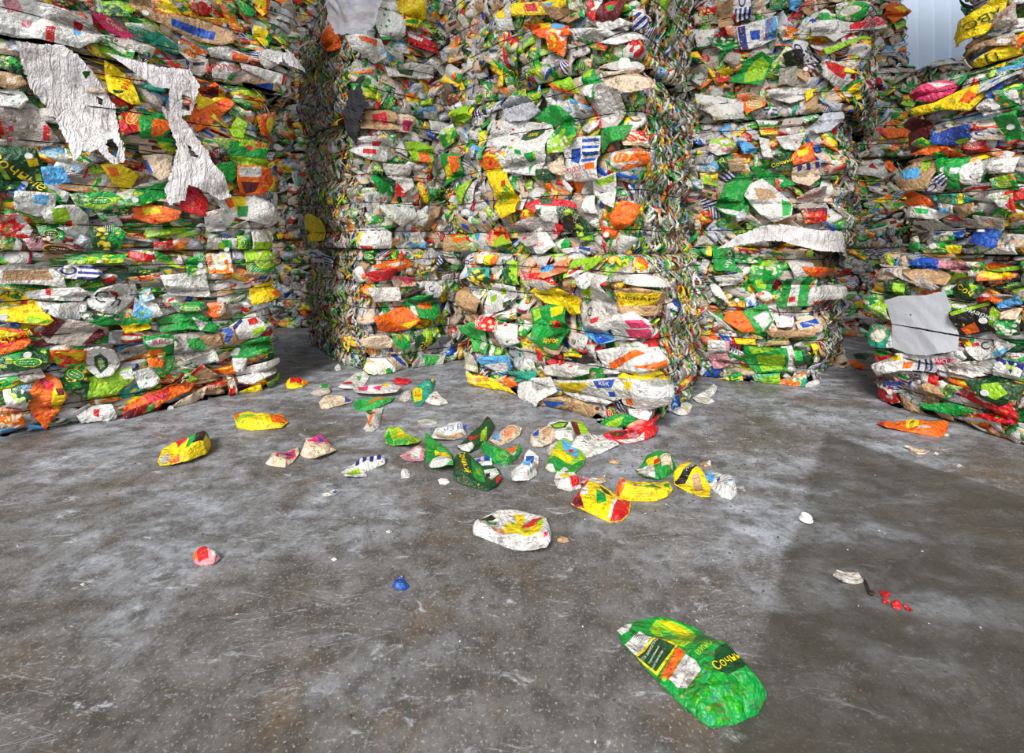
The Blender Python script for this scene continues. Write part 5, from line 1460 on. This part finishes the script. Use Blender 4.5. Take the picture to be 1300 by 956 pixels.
L_(CR, 'white carton with a green outlined oval, under the corner of the centre stack', 'carton', 'W', '690,548 698,537 712,534 724,538 730,552 728,560 712,560 702,556', ('D:698,541 710,536 722,538 718,544 704,546', 'V:701,541 710,538 719,539 715,543 704,544', 'g:718,548 724,547 726,553 720,554'), H=.03, curl=.02, seed=22)
L_(CR, 'red and lime carton half behind the white oval one', 'carton', 'V', '724,536 738,536 746,546 749,553 734,556 729,548', ('M:724,537 732,540 738,555 732,556',), H=.025, curl=.02, seed=23)
L_(CR, 'long white carton with pink and blue specks, pointed at its right end', 'carton', 'W', '724,572 730,562 748,555 764,554 774,560 786,569 768,574 752,580 742,583 730,580', ('P:758,559 761,559 761,561 758,561', 'C:774,565 779,565 779,567 774,567', 'g:762,566 765,566 765,568 762,568', 'R:750,557 752,557 752,559 750,559'), H=.04, curl=.02, seed=24, words=((745, 567, .028, 60, 'X', 'YOU'),))
L_(CR, 'white flap with faint print left of the yellow-green carton', 'carton', 'w', '694,573 700,566 710,564 710,574 704,580 696,578', H=.02, curl=.02, seed=25)
L_(CR, 'pale yellow carton with blue sky print and a green lower edge', 'carton', 'V', '692,596 698,580 706,566 714,559 724,562 738,572 744,582 740,592 730,602 714,600 700,600', ('G:693,590 706,586 726,592 742,586 738,596 728,602 712,600 700,598', 'C:712,566 724,568 736,580 732,586 716,578', 'W:692,594 702,594 706,601 694,599', 'R:722,576 728,576 728,580 722,580', 'Y:700,578 716,580 728,586 722,590 700,586'), H=.045, curl=.02, seed=26)
L_(CR, 'white triangular carton with orange and green fruit, touching the pale yellow one', 'carton', 'W', '703,612 706,602 716,594 728,600 737,612 738,620 724,624 708,621', ('Y:711,604 722,602 727,610 720,614', 'G:710,610 718,611 720,618 711,618', 'R:722,618 732,613 736,620 726,623'), H=.045, curl=.01, seed=27)
L_(CR, 'narrow pinkish strip of carton with a brown ragged right end', 'carton', 'w', '734,608 748,608 760,609 768,606 769,612 756,616 738,617', ('p:734,610 750,610 746,616 738,617', 'K:758,609 769,607 768,613 758,614'), H=.025, curl=.02, seed=28)
L_(CR, 'red and yellow box-like carton with a white square on its corner', 'carton', 'Y', '725,644 732,630 742,618 754,617 772,624 786,634 801,642 800,652 790,662 774,664 752,655 734,648', ('R:725,644 742,618 749,622 736,636 742,650 732,648', 'W:738,629 747,628 746,637 736,637', 'R:784,642 800,643 798,654 789,662 774,664 780,652', 'W:780,640 784,641 776,662 772,662', 'G:757,634 768,638 770,648 758,648', 'D:760,626 772,632 778,640 766,636', 'M:725,644 738,640 740,648 730,648'), H=.065, curl=.015, seed=29, words=((752, 642, .022, -30, 'G', 'СОК'),))
L_(CR, 'large white leaf-shaped carton with yellow and red mango print', 'carton', 'W', '600,676 612,666 632,656 650,652 670,653 686,660 697,668 700,684 699,698 694,706 680,707 656,702 630,690 612,684 601,682', ('Y:640,668 664,664 672,676 660,688 640,684', 'Y:660,676 682,670 690,680 686,692 664,692', 'R:664,670 676,666 688,670 690,678 676,676 662,676', 'V:681,673 688,672 690,679 684,682', 'V:648,666 654,665 650,674', 'Y:652,657 664,656 668,664 656,666', 'X:604,672 624,661 630,664 610,674', 'G:614,670 632,668 620,676', 'Q:624,676 640,676 640,686 626,684', 'P:690,694 696,692 695,697 690,698', 'C:693,690 697,689 697,692'), H=.045, curl=.03, seed=30, step=.015)
L_(CR, 'green, yellow and white crushed carton above the long yellow one', 'carton', 'G', '806,600 814,592 820,582 836,583 852,587 858,596 850,604 836,611 820,611 810,606', ('Y:820,588 834,590 838,600 824,600', 'W:806,600 820,594 830,602 832,611 816,610', 'E:838,592 850,590 854,600 840,604', 'R:830,594 837,593 837,599 830,600'), H=.06, curl=.02, seed=31, slope=.5)
L_(CR, 'long yellow carton with green and blue print and an orange twisted left end', 'carton', 'Y', '782,628 783,618 790,609 800,613 820,613 838,614 850,614 854,624 848,632 834,637 812,637 796,637 786,635', ('O:782,628 784,616 791,609 797,614 792,634 784,634', 'W:790,616 796,613 798,628 790,633', 'G:818,618 828,616 840,626 838,632 824,628', 'C:808,617 815,617 816,624 809,624', 'C:812,624 818,624 818,629 812,629', 'G:842,622 850,620 850,626 844,627', 'R:804,616 808,616 820,630 816,630'), H=.055, curl=.01, seed=32)
L_(CR, 'glossy yellow wrapper with a dark lettered band', 'carton', 'Y', '855,606 860,598 872,594 886,599 894,606 902,622 901,633 888,631 872,624 856,619', ('X:864,611 884,596 890,600 870,616 858,620 856,616', 'K:878,612 888,612 894,626 882,624'), H=.04, curl=.04, seed=33, words=((877, 605, .016, 40, 'W', 'ЭРУДИТ'),))
L_(CR, 'white and pale blue carton with rounded ends, right of the yellow wrapper', 'carton', 'W', '890,608 898,601 912,601 924,608 934,618 936,628 928,635 916,632 904,622', ('C:890,607 900,602 910,604 906,614 900,616', 'V:908,604 914,603 912,609 908,609', 'B:910,613 914,612 914,616 910,617', 'C:925,622 930,622 930,626 925,626'), H=.05, curl=.015, seed=34)
L_(CR, 'maroon flap of carton trodden flat under the corner of the centre stack', 'carton', 'R', '766,558 776,550 796,546 816,548 836,548 832,556 818,560 796,564 778,564', ('W:780,561 800,558 818,556 818,561 798,565', 'M:766,557 782,550 800,548 790,556', 'p:796,552 808,551 810,556 798,557'), H=.035, curl=.03, seed=35)
L_(CR, 'big green grape carton with a barcode, nearest to the camera', 'carton', 'G', '783,806 796,794 818,788 836,785 852,788 880,800 906,818 930,838 952,862 974,888 962,908 930,922 900,926 868,902 832,866 806,838 790,822',
   ('W:783,806 794,796 803,794 798,805 789,812', 'V:833,789 848,789 866,797 880,806 885,820 878,834 866,841 856,834 846,820 834,812 824,802', 'g:838,803 850,806 862,818 858,826 846,818', 'Y:836,791 850,792 876,808 872,814 850,800', 'V:858,830 872,820 882,828 880,838 868,842', 'W:812,804 828,817 807,839 793,825', 'Y:832,815 861,837 834,864 805,840', 'D:833,819 857,837 833,859 809,840', 'O:860,839 870,848 850,872 836,868', 'W:850,872 870,850 884,862 890,874 872,888 860,884', 'D:906,868 908,852 922,842 938,846 952,862 944,876 926,884 912,880', 'V:912,830 922,832 926,842 914,842'),
   H=.045, curl=.02, seed=36, step=.012, words=((927, 865, .021, 23, 'Y', 'Сочный'), (809, 814, .014, -48, 'X', '|||||||'), (804, 824, .006, -48, 'X', '4607042'), (825, 833, .007, 42, 'W', 'СОК ВИНОГРАД'), (830, 840, .006, 42, 'W', 'осветлённый'), (834, 847, .006, 42, 'W', 'восстановлен'), (893, 848, .018, 30, 'V', 'вино')))
L_(CR, 'orange flattened carton with a split right end, in front of the right-hand stack', 'carton', 'O', '1113,540 1126,536 1150,538 1176,541 1196,540 1204,541 1203,547 1200,552 1192,556 1176,553 1150,549 1124,546', ('Y:1150,540 1168,541 1166,547 1150,546', 'R:1113,540 1122,538 1122,544 1115,543', 'W:1166,547 1184,549 1182,552 1166,550', 'X:1164,540 1184,542 1176,544', 'G:1158,539 1166,539 1162,543'), H=.04, curl=.02, seed=37, slope=.5)
L_(CR, 'orange and green printed carton cut by the right edge of the photo', 'carton', 'G', '1243,544 1254,538 1276,538 1306,541 1330,547 1334,560 1306,563 1280,558 1258,551', ('O:1262,542 1284,540 1300,544 1318,550 1296,556 1270,549', 'R:1290,542 1310,545 1306,551 1292,550', 'W:1243,544 1252,540 1254,548'), H=.03, curl=.02, seed=38)
L_('dry_leaf', 'beige leaf-like scrap on the dark stain at the right', 'scrap', 'E', '1148,570 1158,570 1170,571 1181,576 1174,579 1164,577 1158,573', H=.01, curl=.015, seed=39)
L_('torn_cardboard', 'torn light grey piece of cardboard left of the red bits', 'cardboard', 'w', '1057,732 1062,725 1072,729 1082,731 1090,733 1096,740 1086,742 1074,741 1070,744 1066,740', ('L:1062,727 1090,733 1094,738 1074,734',), H=.008, curl=.012, seed=40)
L_('torn_scrap', 'dark grey twisted scrap between the grey cardboard and the red bits', 'scrap', 'X', '1097,737 1101,742 1104,750 1110,752 1108,758 1103,756 1098,746', H=.012, curl=.008, seed=41)
for i, (ol, lb) in enumerate((('1117,753 1122,751 1126,754 1131,755 1128,758 1120,758', 'bright red chip of broken plastic, the one nearest the grey cardboard'),
                 ('1121,762 1126,760 1129,764 1126,767 1121,766', 'small round bright red chip below the topmost red one'),
                 ('1131,768 1136,764 1143,766 1145,772 1142,775 1134,773', 'largest bright red chip in the little group'),
                 ('1147,770 1152,771 1159,776 1157,778 1150,775', 'thin bright red chip at the lower right of the group'))):
    L_('plastic_chip', lb, 'plastic chip', 'R', ol, H=.010, curl=.004, seed=42+i, mat=None, slope=.5)
L_('blue_scrap', 'small blue scrap lying alone on the bare floor in front', 'scrap', 'B', '498,746 501,738 510,732 513,738 519,746 514,750 502,749', ('C:504,740 509,739 509,742 504,743',), H=.022, curl=.006, seed=50, slope=.5)
L_('crushed_cup', 'small red and white crumpled cup lying alone at the left', 'cup', 'p', '245,708 248,702 260,700 272,704 280,711 272,718 254,719 247,716', ('R:248,706 262,704 265,716 252,717', 'O:245,708 250,702 250,714 246,713', 'W:264,703 279,711 270,716'), H=.05, curl=.005, seed=51, slope=.5)
# group by the left and centre stacks
L_(CR, 'small yellow carton with an orange tail in the gap by the left stack', 'carton', 'Y', '363,488 370,481 384,482 392,487 384,492 372,494 364,493', ('R:368,486 384,486 382,489 368,490', 'O:384,484 393,487 386,491'), H=.035, curl=.01, seed=60)
L_('torn_scrap', 'grey torn scrap with a green patch, left of the cream slab', 'scrap', 'L', '394,500 402,494 412,490 421,492 420,500 408,504 400,503', ('G:408,492 417,492 416,498 408,498',), H=.045, curl=.01, seed=61, slope=.5)
L_(CR, 'plain cream slab-like carton with a blue right end', 'carton', 'E', '405,512 412,507 432,505 444,506 447,512 434,515 418,519 407,519', ('B:438,506 446,508 445,512 438,512',), H=.025, curl=.01, seed=62)
L_(CR, 'white carton with a red band and green sprig near the bale foot', 'carton', 'W', '429,494 438,484 450,477 464,476 469,480 462,490 450,495 436,496', ('R:432,490 446,487 448,491 436,494', 'g:452,480 460,480 456,485'), H=.025, curl=.02, seed=63)
L_(CR, 'pinkish white carton lying across the green and orange one', 'carton', 'W', '448,500 456,495 476,497 494,495 509,497 504,503 486,506 466,506 452,504', ('P:454,497 468,498 466,502 456,502', 'Y:486,496 494,496 492,501 486,501', 'P:472,502 486,500 482,505'), H=.025, curl=.02, seed=64, lift=.03)
L_(CR, 'green carton with an orange streak under the pinkish white one', 'carton', 'g', '448,516 456,509 474,508 490,506 502,505 496,512 482,518 466,522 452,521', ('O:468,512 496,507 484,514 470,517', 'G:448,516 458,510 460,520 452,521'), H=.03, curl=.015, seed=65)
L_(CR, 'orange and off-white crumpled strip below the green carton', 'carton', 'w', '461,546 468,536 464,524 474,521 486,520 484,530 482,542 474,549 464,549', ('O:464,540 472,530 474,538 468,546', 'D:464,523 472,522 476,532 470,532', 'O:468,524 476,524 478,532'), H=.045, curl=.01, seed=66, slope=.5)
L_(CR, 'teal and yellow twisted carton at the foot of the stacks', 'carton', 'T', '522,506 524,496 534,492 544,490 548,482 553,484 550,496 542,508 534,516 526,514', ('Y:523,497 536,497 536,509 526,511', 'Y:542,488 548,482 552,484 550,490 543,492', 'W:506,500 518,498 520,508 508,508'), H=.055, curl=.03, seed=67, slope=.5, words=((530, 504, .018, 30, 'D', 'СОК'),))
L_(CR, 'white crumpled piece left of the teal carton', 'carton', 'w', '506,508 512,500 522,497 523,508 514,511', H=.04, curl=.01, seed=68, slope=.5)
L_(CR, 'white carton speckled red and blue, right of the teal one', 'carton', 'W', '540,510 546,502 554,499 564,508 569,512 558,516 546,514', ('R:548,504 550,504 550,506 548,506', 'U:554,506 556,506 556,508 554,508', 'O:558,509 561,509 561,511 558,511', 'R:552,511 555,511 555,513 552,513'), H=.03, curl=.01, seed=69)
L_('torn_scrap', 'small dark red scrap at the foot of the stack left of centre', 'scrap', 'R', '499,485 508,481 519,482 522,486 512,489 502,488', H=.03, curl=.01, seed=70)
L_('torn_scrap', 'tiny white scrap beside the foot of the stack left of centre', 'scrap', 'W', '424,468 428,465 433,466 433,470 427,471', H=.03, curl=.0, seed=71)
L_(CR, 'white curled carton on the floor between the centre stack and the one right of it', 'carton', 'W', '879,508 890,503 896,496 906,490 911,494 908,500 898,508 908,510 898,514 884,512', ('L:880,508 904,510 896,513',), H=.04, curl=.03, seed=72, slope=.45)
L_(CR, 'white carton with a red edge at the right foot of the centre stack', 'carton', 'W', '850,520 858,514 870,512 879,518 874,526 862,529 854,526', ('R:852,520 862,516 864,521 854,524', 'Y:866,524 874,520 872,526'), H=.035, curl=.02, seed=73)
L_(CR, 'beige crumpled carton far back between the stacks on the right', 'carton', 'E', '1055,461 1064,456 1075,456 1080,463 1072,468 1060,466', ('X:1064,462 1076,462 1072,467',), H=.05, curl=.01, seed=74, slope=.5)
L_(CR, 'orange carton far back, half hidden by the right-hand stack', 'carton', 'O', '1075,459 1088,460 1100,464 1096,470 1084,467', H=.04, curl=.01, seed=75)
L_('torn_scrap', 'dark green scrap far back beside the right-hand stack', 'scrap', 'D', '1083,450 1092,448 1104,452 1100,457 1088,456', H=.03, curl=.01, seed=76)
L_('torn_scrap', 'brown curled scrap right of the large mango carton', 'scrap', 'K', '707,686 712,683 720,685 723,688 714,690 708,689', H=.015, curl=.008, seed=77)
L_('torn_scrap', 'thin brown sliver right of the long white carton', 'scrap', 'K', '772,586 780,585 788,586 786,589 774,589', H=.01, curl=.004, seed=78)
L_('torn_scrap', 'small brown and white scrap above the yellow wrapper', 'scrap', 'K', '889,590 894,587 903,587 903,592 895,594', ('W:897,587 902,588 902,592 898,592',), H=.02, curl=.004, seed=79)
# white screw cap with its ring
x, y = fl(1023, 661)
V, fs = cap_mesh((0, 0, 0.004), (0.12, -.2, 1), r=.019, h=.017)
cap = mesh_obj('screw_cap', V, fs, M['cap']); cap.location = (x, y, 0.001)
tagthing(cap, 'white screw cap lying on the edge of the dark floor stain', 'screw cap')
V, fs = tube([(0.022*math.cos(a), 0.022*math.sin(a), .004) for a in np.linspace(0, 2*math.pi, 24, endpoint=False)], .003, True)
rg = mesh_obj('cap_ring', V, fs, M['cap']); rg.parent = cap
# little white bits one can see on the right, each its own
for i, (px, py, lb) in enumerate(((1188, 577, 'tiny white bit right of the beige leaf scrap'), (1217, 592, 'tiny white bit farther right on the dark stain'), (1202, 553, 'tiny white bit at the tip of the orange flattened carton'), (106, 743, 'tiny white bit alone on the floor at the left'), (424, 711, 'tiny white bit in the middle of the bare floor'), (494, 676, 'tiny white bit above the blue scrap'))):
    L_('paper_bit', lb, 'paper bit', 'W', '%g,%g %g,%g %g,%g %g,%g' % (px-4, py, px, py-2, px+4, py, px, py+2), H=.006, curl=.002, seed=90+i, step=.005)
# countless crumbs
def crumbs(name, label, mat, n, seed, wts, smin, smax):
    rs = np.random.default_rng(seed); Vs, Fs, o = [], [], 0
    while n > 0:
        k = rs.random(); 
        cx_, cy_, r_ = wts[int(rs.random()*len(wts))]
        x = cx_ + rs.normal(0, r_); y = cy_ + rs.normal(0, r_)
        if y < .6 or any(in_foot(b, x, y) for b in FOOT): continue
        n -= 1; s_ = rs.uniform(smin, smax); a = rs.uniform(0, 6.28)
        base = np.array([(-1, -.5, 0), (1, -.6, 0), (.8, .6, 0), (-.7, .7, 0), (0.1, 0, .6)])*s_
        R = np.array([[math.cos(a), -math.sin(a), 0], [math.sin(a), math.cos(a), 0], [0, 0, 1]])
        Vs.append(base @ R.T + (x, y, .0006)); Fs += [(o, o+1, o+4), (o+1, o+2, o+4), (o+2, o+3, o+4), (o+3, o, o+4), (o+3, o+2, o+1, o)]; o += 5
    ob = mesh_obj(name, np.concatenate(Vs), Fs, mat); ob['label'] = label; ob['category'] = 'debris'; ob['kind'] = 'stuff'
FOOT = [QA, QB, QC, QD, QF, QG, QE1]
def in_foot(q, x, y): return inside(q, (x, y))
spots = [(-.9, 3.1, .35), (.2, 2.9, .45), (.9, 2.35, .3), (1.7, 3.1, .35), (2.5, 3.6, .35), (0.1, 2.3, .7), (.6, 2.0, .8), (-1.9, 3.0, .5), (1.3, 2.6, .4), (2.3, 2.6, .5)]
crumbs('brown_crumbs', 'fine brown crumbs and dust bits scattered over the concrete floor', M['crumb'], 1500, 5, spots, .0015, .0065)
crumbs('pale_crumbs', 'fine pale paper crumbs scattered over the concrete floor', M['whitecrumb'], 320, 6, spots+[(-1, 1.8, .9), (1.4, 1.6, .8)], .001, .004)
